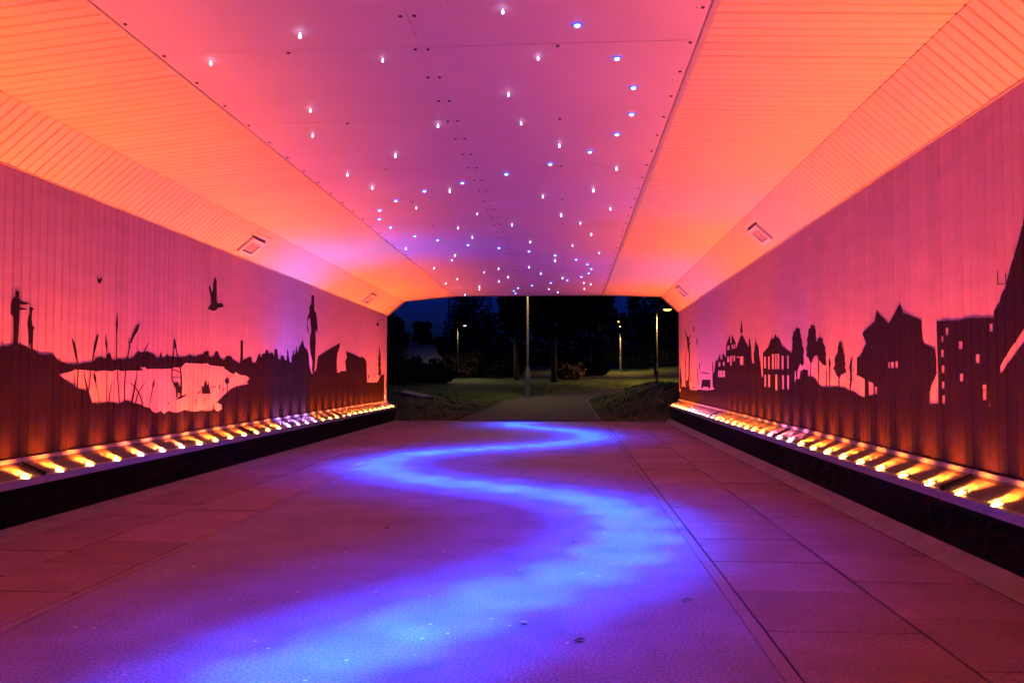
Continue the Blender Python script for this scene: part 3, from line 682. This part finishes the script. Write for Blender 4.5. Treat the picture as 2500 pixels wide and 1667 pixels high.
# ================================================================== STAR LIGHTS ON THE CEILING
wl_px = [(1155, 34), (689, 87), (484, 151), (879, 145), (1236, 141), (1168, 223), (713, 259), (718, 316), (1006, 294), (1197, 289), (1285, 338), (908, 360), (798, 405), (855, 434), (1416, 391), (1033, 441), (956, 481), (1096, 495),
         (1247, 455), (1363, 440), (1402, 483), (1289, 497), (1333, 516), (1358, 541), (1052, 527), (1176, 520), (1085, 548), (932, 573), (1218, 559), (1376, 584), (1045, 589), (1038, 600), (997, 618), (1275, 600), (1315, 567), (1215, 616),
         (1112, 628), (1145, 619), (1242, 630), (1167, 638), (1146, 648), (1050, 643), (1024, 653), (1292, 640), (1341, 652), (1357, 655), (1342, 665), (1101, 660), (1101, 667), (1068, 678), (1261, 666), (1281, 673)]
bl_px = [(1326, 60), (1417, 136), (1455, 203), (1451, 264), (1417, 310), (1355, 350), (1264, 378), (1163, 401), (1062, 421), (975, 440), (909, 462), (872, 484), (871, 504), (897, 523), (953, 543), (1005, 552), (1075, 563), (1146, 570), (1215, 578),
         (1275, 587), (1323, 597), (1349, 608), (1358, 618), (1352, 628), (1335, 636), (1303, 644), (1265, 650), (1222, 656), (1190, 662), (1180, 668), (1184, 674)]
K = 2500 / 2352
tear = mesh_of('star_glow', lathe([(0, -.036), (.006, -.034), (.009, -.027), (.0078, -.019), (.0034, -.010), (.0014, 0)], 10), 'white_led')  # each lamp's glow tail is built into the teardrop shape
cap = mesh_of('star_cap', lathe([(.012, .001), (.012, -.002), (0, -.002)], 10), 'trim')
for px, py in wl_px:
    p = on_roof(px * K, py * K, 1.86 - .03)
    if p.y > YF - .05: p.y = YF - .08
    z = zc(1.86, p.y) - .0015
    q = random.uniform(.58, .98); t = put('star_light', tear, (p.x, p.y, z), scale=(q, q, q * random.uniform(.85, 1.25)))
    tag(t, 'tiny white star light with teardrop glow tail under the purple ceiling', 'ceiling light', 'white star lights')
    put('cap', cap, (0, 0, 0), t)
    lamp('star_beam', 'SPOT', (0, 0, -.055), STAR, W_STAR, t, (0, 0, -1), math.radians(165), .6, .012)
dome = mesh_of('blue_lens', lathe([(0, -.016), (.010, -.014), (.0155, -.007), (.0165, 0)], 10), 'blue_led')
halo = mesh_of('blue_halo', lathe([(.0168, 0), (.0168, -.004), (.027, -.003), (.028, 0)], 12), 'blue_halo')  # added glowing rim that imitates the halo round each lens
bpos = [on_roof(px * K, py * K, 1.852) for px, py in bl_px]
bpos = [Vector(p) for p in ((-.93, 2.68, 0), (-.74, 3.04, 0), (-.52, 3.38, 0), (-.26, 3.80, 0))] + bpos
for p in bpos:
    y = min(p.y, YF - .1); z = zc(1.86, y) - .0015
    t = put('star_light', dome, (p.x, y, z))
    tag(t, 'tiny blue star light in the winding row along the ceiling', 'ceiling light', 'blue star lights')
    put('halo', halo, (0, 0, 0), t)
    lamp('blue_beam', 'SPOT', (0, 0, -.02), BLUE, W_BLUE, t, (0, 0, -1), math.radians(15), 1.0, .012)
    lamp('blue_spill', 'SPOT', (0, 0, -.02), (0.0, 0.07, 1.0), W_BLUE * .065, t, (0, 0, -1), math.radians(31), 1.0, .012)
    lamp('blue_spill', 'SPOT', (0, 0, -.02), (0.0, 0.04, 1.0), W_BLUE * .008, t, (0, 0, -1), math.radians(66), 1.0, .012)

# ================================================================== RECESSED BOXES ON THE SLOPES
def slope_frame(a, b, s):
    P = Vector((SEC[a][0], 0, 1 + SEC[a][1])); Q = Vector((SEC[b][0], 0, 1 + SEC[b][1]))
    u = (Q - P).normalized(); v = Vector((0, 1, -SL)).normalized(); n = u.cross(v)
    if n.z > 0: n = -n
    return P, u, v, n
for a, b, px, py, lb in (('wl', 'cl', 612, 601, 'white framed recessed box on the slope above the flying duck silhouette'), ('wl', 'cl', 900, 729, 'white framed recessed box on the slope above the broken gable silhouettes'),
                         ('cr', 'wr', 1858, 571, 'white framed recessed box on the slope above the poplar silhouettes'), ('cr', 'wr', 1667, 712, 'white framed recessed box on the slope above the dead tree silhouette')):
    P, u, v, n = slope_frame(a, b, 1)
    c0 = on_plane(px, py, P, n)
    rt = thing('recessed_light', lb, 'light fitting', c0, 'recessed boxes on the slopes')
    up = u if u.z > 0 else -u
    R = Matrix((v, up, n)).transposed().to_4x4()
    def mk(name, bm_, m):
        for q in bm_.verts: q.co = R @ q.co
        bmesh.ops.recalc_face_normals(bm_, faces=bm_.faces)
        return obj(name, bm_, m, rt)
    hl, hw = .19, .115
    fb = bmesh.new()
    bx(fb, -hl, hl, hw - .045, hw, -.002, .03); bx(fb, -hl, hl, -hw, -hw + .035, -.002, .03)
    bx(fb, -hl, -hl + .05, -hw + .036, hw - .046, -.002, .0295); bx(fb, hl - .05, hl, -hw + .036, hw - .046, -.002, .0295)
    mk('frame', fb, 'trim')
    mk('diffuser', box(-hl + .051, hl - .051, -hw + .037, hw - .047, -.001, .008), 'plate')
    mk('gap_strip', box(-hl - .01, hl + .01, hw + .001, hw + .014, -.001, .004), 'gap')
    mk('cover_strip', box(-hl - .06, hl + .06, hw + .03, hw + .07, -.001, .006), 'soffit')

# ================================================================== OUTSIDE: GROUND AND PATH
def sm(t): t = max(0, min(1, t)); return t * t * (3 - 2 * t)
PATH = [(-.75, 17.0), (-.75, 20), (-.74, 24), (-.72, 28), (-.4, 31.5), (.6, 35), (2.6, 38.5), (5.6, 41.5), (9.6, 44.5), (15, 47), (24, 49.5), (40, 52)]
def base_z(x, y):
    z = .06 * sm((y - 26) / 14) + .55 * sm((y - 34) / 26) + 1.2 * sm((y - 55) / 50)
    z += .9 * sm((x - 4) / 14) * sm((y - 44) / 22) + .25 * sm((-x - 4) / 10) * sm((y - 24) / 20)
    return z
def path_d(x, y):
    best = 9e9
    for (ax, ay), (bx_, by) in zip(PATH, PATH[1:]):
        dx, dy = bx_ - ax, by - ay; t = max(0, min(1, ((x - ax) * dx + (y - ay) * dy) / (dx * dx + dy * dy)))
        best = min(best, math.hypot(x - ax - dx * t, y - ay - dy * t))
    return best
def gz(x, y):
    z = base_z(x, y)
    d = path_d(x, y) - 1.42
    if d > 0:
        fade = sm((33 - y) / 8)
        if x > 0: z += (.66 * sm(d / 1.9)) * fade * sm((y - 17.15 + .5 * sm((x - 1.9) / .6)) / 3.2)
        else: z += (.42 * sm((d - .1) / 2.6)) * fade * sm((y - 17.15 + .5 * sm((-x - 3.3) / .6)) / 3.6)
        z += .03 * math.sin(x * 1.7 + y * .9) * sm(d / 1.5) + .02 * math.sin(x * 3.1 - y * 2.3) * sm(d / 1.0)
    else:
        z -= .03
    return z
xs = [-300, -160, -90, -55, -36, -25, -18, -13.5, -10.5, -8.5] + [-7 + .35 * i for i in range(0, 45)] + [9.5, 11, 13, 16, 20, 26, 36, 55, 90, 160, 300]
ys = [YF + .252] + [17.3 + .35 * i for i in range(0, 70)] + [42.5, 43.5, 45, 47, 49, 51, 54, 57, 60, 65, 70, 76, 82, 90, 100, 115, 140, 180, 260, 400, 700]
bm = bmesh.new()
G = [[bm.verts.new((x, y, gz(x, y))) for x in xs] for y in ys]
for i in range(len(ys) - 1):
    for j in range(len(xs) - 1):
        f = bm.faces.new((G[i][j], G[i][j + 1], G[i + 1][j + 1], G[i + 1][j])); f.smooth = True
ground = struct(obj('ground', bm, 'ground'))
# smooth sample of the path line
def resample(P, step):
    out = []
    for i in range(len(P) - 1):
        p0 = Vector(P[max(i - 1, 0)]); p1 = Vector(P[i]); p2 = Vector(P[i + 1]); p3 = Vector(P[min(i + 2, len(P) - 1)])
        n = max(2, int((p2 - p1).length / step))
        for k in range(n):
            t = k / n
            out.append(.5 * ((2 * p1) + (-p0 + p2) * t + (2 * p0 - 5 * p1 + 4 * p2 - p3) * t * t + (-p0 + 3 * p1 - 3 * p2 + p3) * t ** 3))
    out.append(Vector(P[-1])); return out
PL = resample(PATH, .5)
bm = bmesh.new(); prev = None
kb = {1: bmesh.new(), -1: bmesh.new()}; kprev = {1: None, -1: None}
for i, p in enumerate(PL):
    d = (PL[min(i + 1, len(PL) - 1)] - PL[max(i - 1, 0)]).normalized(); n = Vector((d.y, -d.x))
    hw = 1.38
    cur = [bm.verts.new((*(p + n * o_), base_z(p.x, p.y) + .012 + .012 * (1 - (o_ / hw) ** 2))) for o_ in (-hw, -hw / 2, 0, hw / 2, hw)]
    if prev:
        for a in range(4): bm.faces.new((prev[a], prev[a + 1], cur[a + 1], cur[a]))
    prev = cur
    for sd in (1, -1):
        q = [p + n * sd * (hw + .002), p + n * sd * (hw + .05)]
        zz = base_z(p.x, p.y)
        ck = [kb[sd].verts.new((*q[0], zz - .03)), kb[sd].verts.new((*q[0], zz + .035)), kb[sd].verts.new((*q[1], zz + .035)), kb[sd].verts.new((*q[1], zz - .03))]
        if kprev[sd]:
            for a in range(3): kb[sd].faces.new((kprev[sd][a], kprev[sd][a + 1], ck[a + 1], ck[a]))
        kprev[sd] = ck
pth = struct(obj('path', bm, 'asphalt'))
for sd in (1, -1):
    bmesh.ops.recalc_face_normals(kb[sd], faces=kb[sd].faces); obj('path_edging', kb[sd], 'kerbs', pth)

# grass blades near the mouth
rg = random.Random(3)
vs, fs = [], []
def blade(x, y, h, w):
    z = gz(x, y) - .01; a = rg.uniform(0, math.pi); lx, ly = rg.uniform(-.5, .5) * h, rg.uniform(-.5, .5) * h
    k = len(vs); cx_, cy_ = math.cos(a) * w, math.sin(a) * w
    vs.extend([(x - cx_, y - cy_, z), (x + cx_, y + cy_, z), (x + lx * .4 + cx_ * .6, y + ly * .4 + cy_ * .6, z + h * .6), (x + lx, y + ly, z + h)])
    fs.extend([(k, k + 1, k + 2), (k, k + 2, k + 3)])
cnt = 0
while cnt < 52000:
    y = 17.1 + (rg.random() ** 1.7) * 30
    x = rg.uniform(-6 - (y - 17) * .35, 5.5 + (y - 17) * .2)
    if path_d(x, y) < 1.44 + rg.random() * .08: continue
    cl = .5 + .5 * math.sin(x * 2.1 + math.sin(y * 1.3) * 2) * math.sin(y * 1.7 + x)
    blade(x, y, rg.uniform(.03, .075) * (.7 + .8 * cl), rg.uniform(.003, .006) * (1 + (y - 17) * .07)); cnt += 1
me = bpy.data.meshes.new('grass'); me.from_pydata(vs, [], fs); me.materials.append(M['grass'])
go = bpy.data.objects.new('grass', me); COL.objects.link(go); go['kind'] = 'stuff'
tag(go, 'short rough grass growing on the banks beside the path', 'grass')

# stone slab lying on the left bank
p = on_depth(1016, 965, 22.5)
zt = gz(p.x, 22.5)
b = box(-.42, .42, -.2, .2, -.08, .07, .02)
rr = random.Random(5)
for v in b.verts: v.co += Vector((rr.uniform(-.03, .03), rr.uniform(-.03, .03), rr.uniform(-.012, .012)))
so = obj('stone_slab', b, 'stone'); so.location = (p.x, 22.5, zt + .015); so.rotation_euler = (.12, .16, -.25)
tag(so, 'pale broken stone slab lying on the grass bank', 'stone')

# ================================================================== LAMP POSTS
def lamp_post(name, label, x, y, h, r, mt, head, lit, watt, col, lens_m, arm=0.5, armdir=(1, 0), base_h=1.15, base_r=.08, z=None, hs=1.0):
    z = gz(x, y) - .02 if z is None else z
    rt = thing(name, label, 'street lamp', (x, y, z), 'street lamps in the park')
    obj('base', lathe([(base_r * 1.05, 0), (base_r, .03), (base_r, base_h - .12), (base_r * .92, base_h - .1), (r * 1.15, base_h + .05)], 14), mt, rt)
    obj('pole', lathe([(r * 1.1, base_h), (r, base_h + .1), (r * .72, h), (0, h)], 12), mt, rt)
    dr_ = obj('access_door', box(-.035, .035, -base_r - .004, -base_r + .02, .35, .85, .003), mt, rt)
    d = Vector((armdir[0], armdir[1], 0)).normalized()
    if arm > 0:
        obj('arm', tube([(0, 0, h - .05), tuple(d * arm * .25 + Vector((0, 0, h + .03))), tuple(d * arm + Vector((0, 0, h + .06)))], [r * .6, r * .55, r * .5], 8), mt, rt)
    c0 = d * (arm + .22) + Vector((0, 0, h + .07))
    hb = lathe([(0, .075), (.1, .06), (.15, .02), (.155, -.01), (.13, -.02)], 14)
    for v in hb.verts: v.co.x *= 1.9
    ang = math.atan2(d.y, d.x)
    ho = obj('lantern', hb, mt, rt); ho.location = c0; ho.rotation_euler = (0, 0, ang); ho.scale = (hs, hs, hs)
    lb = lathe([(.128, -.021), (.125, -.07), (.08, -.12), (0, -.14)], 14)
    for v in lb.verts: v.co.x *= 1.85
    le = obj('lens', lb, lens_m, ho)
    if lit: lamp('street_light', 'SPOT', c0 + Vector((0, 0, -.2 * hs)), col, watt, rt, (0, 0, -1), math.radians(165), .5, .1)
    return rt
WARM = (1.0, .50, .14)
x0 = on_depth(1288.5, 905, 32).x
lamp_post('lamp_post', 'tall grey lamp post with thick base standing where the path bends', x0, 32.0, 6.2, .048, 'post', 0, True, 900, (1.0, .62, .24), 'street_led', arm=.35, armdir=(0, -1), base_h=1.16, base_r=.092, z=-.0)
def post_px(name, label, px, pyb, pyt, Y, **k):
    a = on_depth(px, pyb, Y); b_ = on_depth(px, pyt, Y)
    return lamp_post(name, label, a.x, Y, b_.z - a.z, k.pop('r', .055), k.pop('mt'), 0, True, k.pop('watt'), k.pop('col', WARM), k.pop('lens'), z=a.z, **k)
lp1 = post_px('lamp_post', 'dark lamp post with bright amber lantern reaching right beside the path', 1604, 938, 757, 50, mt='postd', watt=1800, lens='street_led', arm=.42, armdir=(1, -.15), base_h=1.3, base_r=.085)
sg = obj('signal_lamp', lathe([(0, -.06), (.06, -.05), (.085, 0), (.06, .05), (0, .06)], 10), 'green_led', lp1); sg.location = (.0, -.12, (938 - 802) / F * 50); sg.scale = (.55, .55, .55)
obj('signal_bracket', box(-.02, .02, -.12, 0, (938 - 802) / F * 50 - .015, (938 - 802) / F * 50 + .015), 'postd', lp1)
post_px('lamp_post', 'slender lit lamp post with lantern facing the viewer farther across the lawn', 1515, 905, 786, 74, mt='post', watt=1800, lens='street_led', arm=.25, armdir=(-.3, -1), base_h=1.3, base_r=.08)
post_px('lamp_post', 'distant short lamp post with small pale lantern above the bushes', 1117, 893, 797, 52, mt='postd', watt=420, col=(1, .72, .42), lens='street_white', arm=.25, armdir=(1, -.1), base_h=.8, base_r=.05, r=.028, hs=.42)
a = on_depth(1095.5, 880, 62)
mast = thing('mast', 'tall thin grey mast rising against the blue night sky', 'mast', (a.x, 62, gz(a.x, 62) - .05))
obj('pole', lathe([(.09, 0), (.08, 2), (.055, 11), (0, 11)], 10), 'post', mast)
obj('base_collar', lathe([(.15, 0), (.15, .5), (.09, .55)], 10), 'post', mast)
obj('crossarm', box(-.5, .5, -.03, .03, 10.7, 10.78, .01), 'post', mast)

# ================================================================== PALE WALL AND RAIL ON THE LEFT
Yb = 58
def PW(px, py, Y=Yb): q = on_depth(px, py, Y); return (q.x, q.z)
pts = [PW(940, 905), PW(940, 846), PW(1006, 843), PW(1060, 844), PW(1072, 868), PW(1098, 883), PW(1100, 905)]
bm = prism(pts, Yb, Yb + .3)
bw = obj('boundary_wall', bm, 'render'); tag(bw, 'pale rendered boundary wall stepping down behind the hedge', 'wall')
cop = prism([PW(938, 846.5), PW(938, 842), PW(1062, 840), PW(1062, 843.8)], Yb - .05, Yb + .35); obj('coping', cop, 'stone', bw)
fr = thing('fence_rail', 'pale metal guard rail running above the boundary wall', 'fence', (PW(980, 900)[0], Yb + 1.2, 0))
q0, q1 = on_depth(930, 836, Yb + 1.2), on_depth(1022, 838.5, Yb + 1.2)
rl = box(0, q1.x - q0.x, -.05, .05, -.09, .09, .01); ro = obj('rail', rl, 'render', fr); ro.location = (q0.x - fr.location.x, 0, (q0.z + q1.z) / 2)
for k in range(5):
    xk = q0.x + (q1.x - q0.x) * (k + .5) / 5
    obj('post', box(xk - fr.location.x - .04, xk - fr.location.x + .04, .052, .13, gz(xk, Yb) - .2, q0.z - .05), 'post', fr)

# ================================================================== TREES, BUSHES, WOOD
def leaf_cloud(n, ells, size, rng, flat=1.0):
    vs, fs = [], []
    wts = [e[3] * e[4] * e[5] for e in ells]
    for _ in range(n):
        cx_, cy_, cz_, rx, ry, rz = rng.choices(ells, wts)[0]
        while True:
            a, b_, c_ = rng.uniform(-1, 1), rng.uniform(-1, 1), rng.uniform(-1, 1); q = a * a + b_ * b_ + c_ * c_
            if .15 < q < 1: break
        q = q ** .5; f = (q ** .5) / q
        p = Vector((cx_ + a * f * rx, cy_ + b_ * f * ry, cz_ + c_ * f * rz))
        u = Vector((rng.gauss(0, 1), rng.gauss(0, 1), rng.gauss(0, .7))).normalized(); v = u.orthogonal().normalized()
        v = (Matrix.Rotation(rng.uniform(0, 6.28), 3, u) @ v); s_ = size * rng.uniform(.6, 1.4); k = len(vs)
        vs += [p - u * s_, p + v * s_ * .45, p + u * s_, p - v * s_ * .45]; fs.append((k, k + 1, k + 2, k + 3))
    me = bpy.data.meshes.new('crown'); me.from_pydata(vs, [], fs); return me
def broadleaf(name, label, x, y, h, rad, n, leafm, rng, trunk_h=.28, trunk_r=.2, size=.22, group='trees in the park'):
    z = gz(x, y) - .1
    rt = thing(name, label, 'tree', (x, y, z), group)
    limbs = []
    tb = tube([(0, 0, 0), (rng.uniform(-.1, .1), 0, h * trunk_h), (rng.uniform(-.3, .3), rng.uniform(-.3, .3), h * .75)], [trunk_r, trunk_r * .75, trunk_r * .25], 8)
    for k in range(6):
        a = k * 1.05 + rng.uniform(-.3, .3); zz = h * rng.uniform(trunk_h * .9, .55)
        e = (math.cos(a) * rad * .7, math.sin(a) * rad * .7, zz + h * rng.uniform(.1, .25))
        tube([(0, 0, zz), (e[0] * .5, e[1] * .5, (zz + e[2]) / 2 + .2), e], [trunk_r * .4, trunk_r * .25, .03], 5, tb); limbs.append(e)
    obj('trunk', tb, 'bark', rt)
    ells = [(0, 0, h * (.5 + trunk_h * .5), rad * .62, rad * .62, h * .32)]
    for k in range(16):
        a = rng.uniform(0, 6.28); rr_ = rad * rng.uniform(.35, .8); zz = h * rng.uniform(trunk_h + .08, .93)
        q = rad * rng.uniform(.22, .42); ells.append((math.cos(a) * rr_ * (1.15 - zz / h * .6), math.sin(a) * rr_ * (1.15 - zz / h * .6), zz, q, q, q * .8))
    me = leaf_cloud(n, ells, size, rng); me.materials.append(M[leafm]); obj('crown', me, None, rt)
    return rt
def conifer(name, label, x, y, h, rad, n, rng, group='trees in the park'):
    z = gz(x, y) - .1
    rt = thing(name, label, 'tree', (x, y, z), group)
    obj('trunk', tube([(0, 0, 0), (0, 0, h * .5), (0, 0, h * .97)], [.2, .12, .02], 7), 'bark', rt)
    ells = []
    for k in range(34):
        t = k / 34; zz = h * (.1 + .88 * t); R_ = rad * (1 - t) ** .85 + .12
        for j in range(5 if t < .8 else 3):
            a = j * 1.26 + k * .7; ells.append((math.cos(a) * R_ * .6, math.sin(a) * R_ * .6, zz - R_ * .12, R_ * .48, R_ * .48, .16 + R_ * .1))
    me = leaf_cloud(n, ells, .16, rng); me.materials.append(M['leafd']); obj('crown', me, None, rt); return rt
def bush(name, label, x, y, rx, ry, h, n, leafm, rng, size=.14, group='bushes in the park'):
    z = gz(x, y) - .05
    rt = thing(name, label, 'bush', (x, y, z), group)
    sb = bmesh.new()
    for k in range(7):
        a = k * .9; tube([(math.cos(a) * .08, math.sin(a) * .08, 0), (math.cos(a) * rx * .3, math.sin(a) * ry * .3, h * .5), (math.cos(a) * rx * .6, math.sin(a) * ry * .6, h * .8)], [.035, .025, .01], 5, sb)
    obj('stems', sb, 'bark', rt)
    ells = [(0, 0, h * .42, rx * .8, ry * .8, h * .42)]
    for k in range(12):
        a = rng.uniform(0, 6.28); q = rng.uniform(.2, .36); ells.append((math.cos(a) * rx * .72, math.sin(a) * ry * .72, h * rng.uniform(.25, .85), rx * q, ry * q, h * q * .7))
    me = leaf_cloud(n, ells, size, rng); me.materials.append(M[leafm]); obj('foliage', me, None, rt); return rt
R_ = random.Random(11)
def X_(px, Y): return (px - 1385) / F * Y
broadleaf('broadleaf_tree', 'huge black spreading tree with thick trunk behind the central lamp post', X_(1353, 50), 50, 15, 4.3, 9000, 'leafd', R_, trunk_h=.14, trunk_r=.2, size=.26)
broadleaf('broadleaf_tree', 'large dark tree with double trunk look beside the black spreading tree', X_(1262, 54), 54, 14, 2.7, 5200, 'leafd', R_, trunk_h=.16, trunk_r=.18, size=.26)
broadleaf('broadleaf_tree', 'dark tall tree filling the gap behind the slender lamp post', X_(1440, 84), 84, 16, 4.4, 6500, 'leafd', R_, trunk_h=.12, trunk_r=.2, size=.32)
conifer('conifer_tree', 'tall narrow black conifer beside the thin mast', X_(1124, 66), 66, 9.0, 1.9, 3600, R_)
conifer('conifer_tree', 'tallest black conifer against the blue sky between mast and big tree', X_(1155, 68), 68, 12.5, 2.4, 4200, R_)
broadleaf('broadleaf_tree', 'brownish tree touching the left wall edge at the tunnel mouth', X_(952, 56), 56, 4.5, 1.5, 3600, 'leafr', R_, trunk_h=.15, trunk_r=.15, size=.18)
broadleaf('broadleaf_tree', 'ragged brown tree with pointed top below the blue sky', X_(1027, 66), 66, 4.3, 1.25, 2600, 'leafr', R_, trunk_h=.15, trunk_r=.13, size=.18)
broadleaf('broadleaf_tree', 'yellow green lamp lit tree under the distant pale lantern', X_(1083, 60), 60, 3.0, 1.15, 3000, 'leafy', R_, trunk_h=.12, trunk_r=.12, size=.2)
broadleaf('broadleaf_tree', 'dark leafy tree behind the bright amber lantern', X_(1600, 62), 62, 9.5, 3.4, 5200, 'leaf', R_, trunk_h=.2, trunk_r=.18, size=.2)
broadleaf('broadleaf_tree', 'tall dark tree beyond the right wall edge at the mouth', X_(1680, 58), 58, 11, 3.4, 4200, 'leaf', R_, trunk_h=.2, trunk_r=.2, size=.2)
for px, Y, rx, h, lm, lb in ((965, 44, 1.6, 1.75, 'leafd', 'dark hedge bush below the guard rail by the left wall'), (1015, 46, 1.5, 1.4, 'leafd', 'dark bush hiding the foot of the boundary wall'),
                             (1062, 47, 1.3, 1.1, 'leafd', 'low dark bush at the lower end of the boundary wall'), (1120, 58, 1.7, 1.9, 'leafr', 'brownish bush below the distant pale lantern'),
                             (1180, 60, 2.3, 2.9, 'leaf', 'rounded green bush left of the central lamp post'), (1245, 62, 2.0, 2.5, 'leaf', 'rounded dark bush just behind the central lamp post'),
                             (1392, 54, 1.0, 1.2, 'leafr', 'small reddish bush beside the thick black trunk'), (1450, 66, 1.4, 1.1, 'leafd', 'low dark bush at the edge of the lawn'),
                             (1545, 84, 3.4, 2.9, 'leaf', 'long hedge bush behind the slender lit lamp post'), (1635, 82, 3.6, 3.0, 'leaf', 'hedge bush behind the bright amber lantern post')):
    bush('bush', lb, X_(px, Y), Y, rx, rx * .7, h, 2200, lm, R_)
ells = []
for k in range(70):
    x = -75 + k * 2.2; h = 6.5 + 1.8 * math.sin(k * .9) + R_.uniform(-1, 1)
    if -24 < x < -13: h *= .62
    ells.append((x, 112 + R_.uniform(-3, 3), gz(x, 112) + h * .45, 2.6, 2.0, h * .55))
me = leaf_cloud(16000, ells, .5, R_); me.materials.append(M['leafd']); wd = obj('far_wood', me); wd['kind'] = 'stuff'
tag(wd, 'dark far wood closing off the park beyond the lamps', 'wood')

# ================================================================== A FEW FALLEN LEAVES ON THE FLOOR
def leaf_mesh(rng, m):
    bm_ = bmesh.new(); n = 9; L_ = []
    for k in range(n):
        t = k / (n - 1); w_ = .011 * math.sin(math.pi * t) ** .8 * rng.uniform(.8, 1.2); L_.append((t * .045 - .022, w_, .004 * math.sin(t * 3 + .5) + .002))
    mid = [bm_.verts.new((x, 0, z)) for x, w_, z in L_]
    for sgn in (1, -1):
        ed = [bm_.verts.new((x, sgn * w_, z + .003)) for x, w_, z in L_]
        for k in range(n - 1): bm_.faces.new((mid[k], mid[k + 1], ed[k + 1], ed[k]))
    bmesh.ops.remove_doubles(bm_, verts=bm_.verts, dist=.0002)
    return mesh_of('leaf', bm_, m)
rl_ = random.Random(21)
for (px, py), m_, lb in (((1401, 1325), 'bark', 'small dark fallen leaf on the floor inside the blue bend'), ((945, 1292), 'bark', 'tiny dark fallen leaf on the red floor beside the edging'), ((473, 1386), 'stone', 'pale scrap of leaf on the floor beside the left edging'),
                         ((918, 1450), 'stone', 'pale leaf fragment on the floor at the rim of the blue light'), ((1678, 1467), 'leafr', 'brown leaf on the floor beside the right edging kerb'), ((1278, 1522), 'stone', 'pale scrap lying in the near blue light'), ((1415, 1565), 'bark', 'dark leaf scrap lying near the centre of the floor')):
    d = ray(px, py); t_ = -1.0 / d.z
    lf = put('fallen_leaf', leaf_mesh(rl_, m_), (d.x * t_, d.y * t_, .002), rot=(0, 0, rl_.uniform(0, 6)))
    tag(lf, lb, 'leaf', 'fallen leaves on the floor')
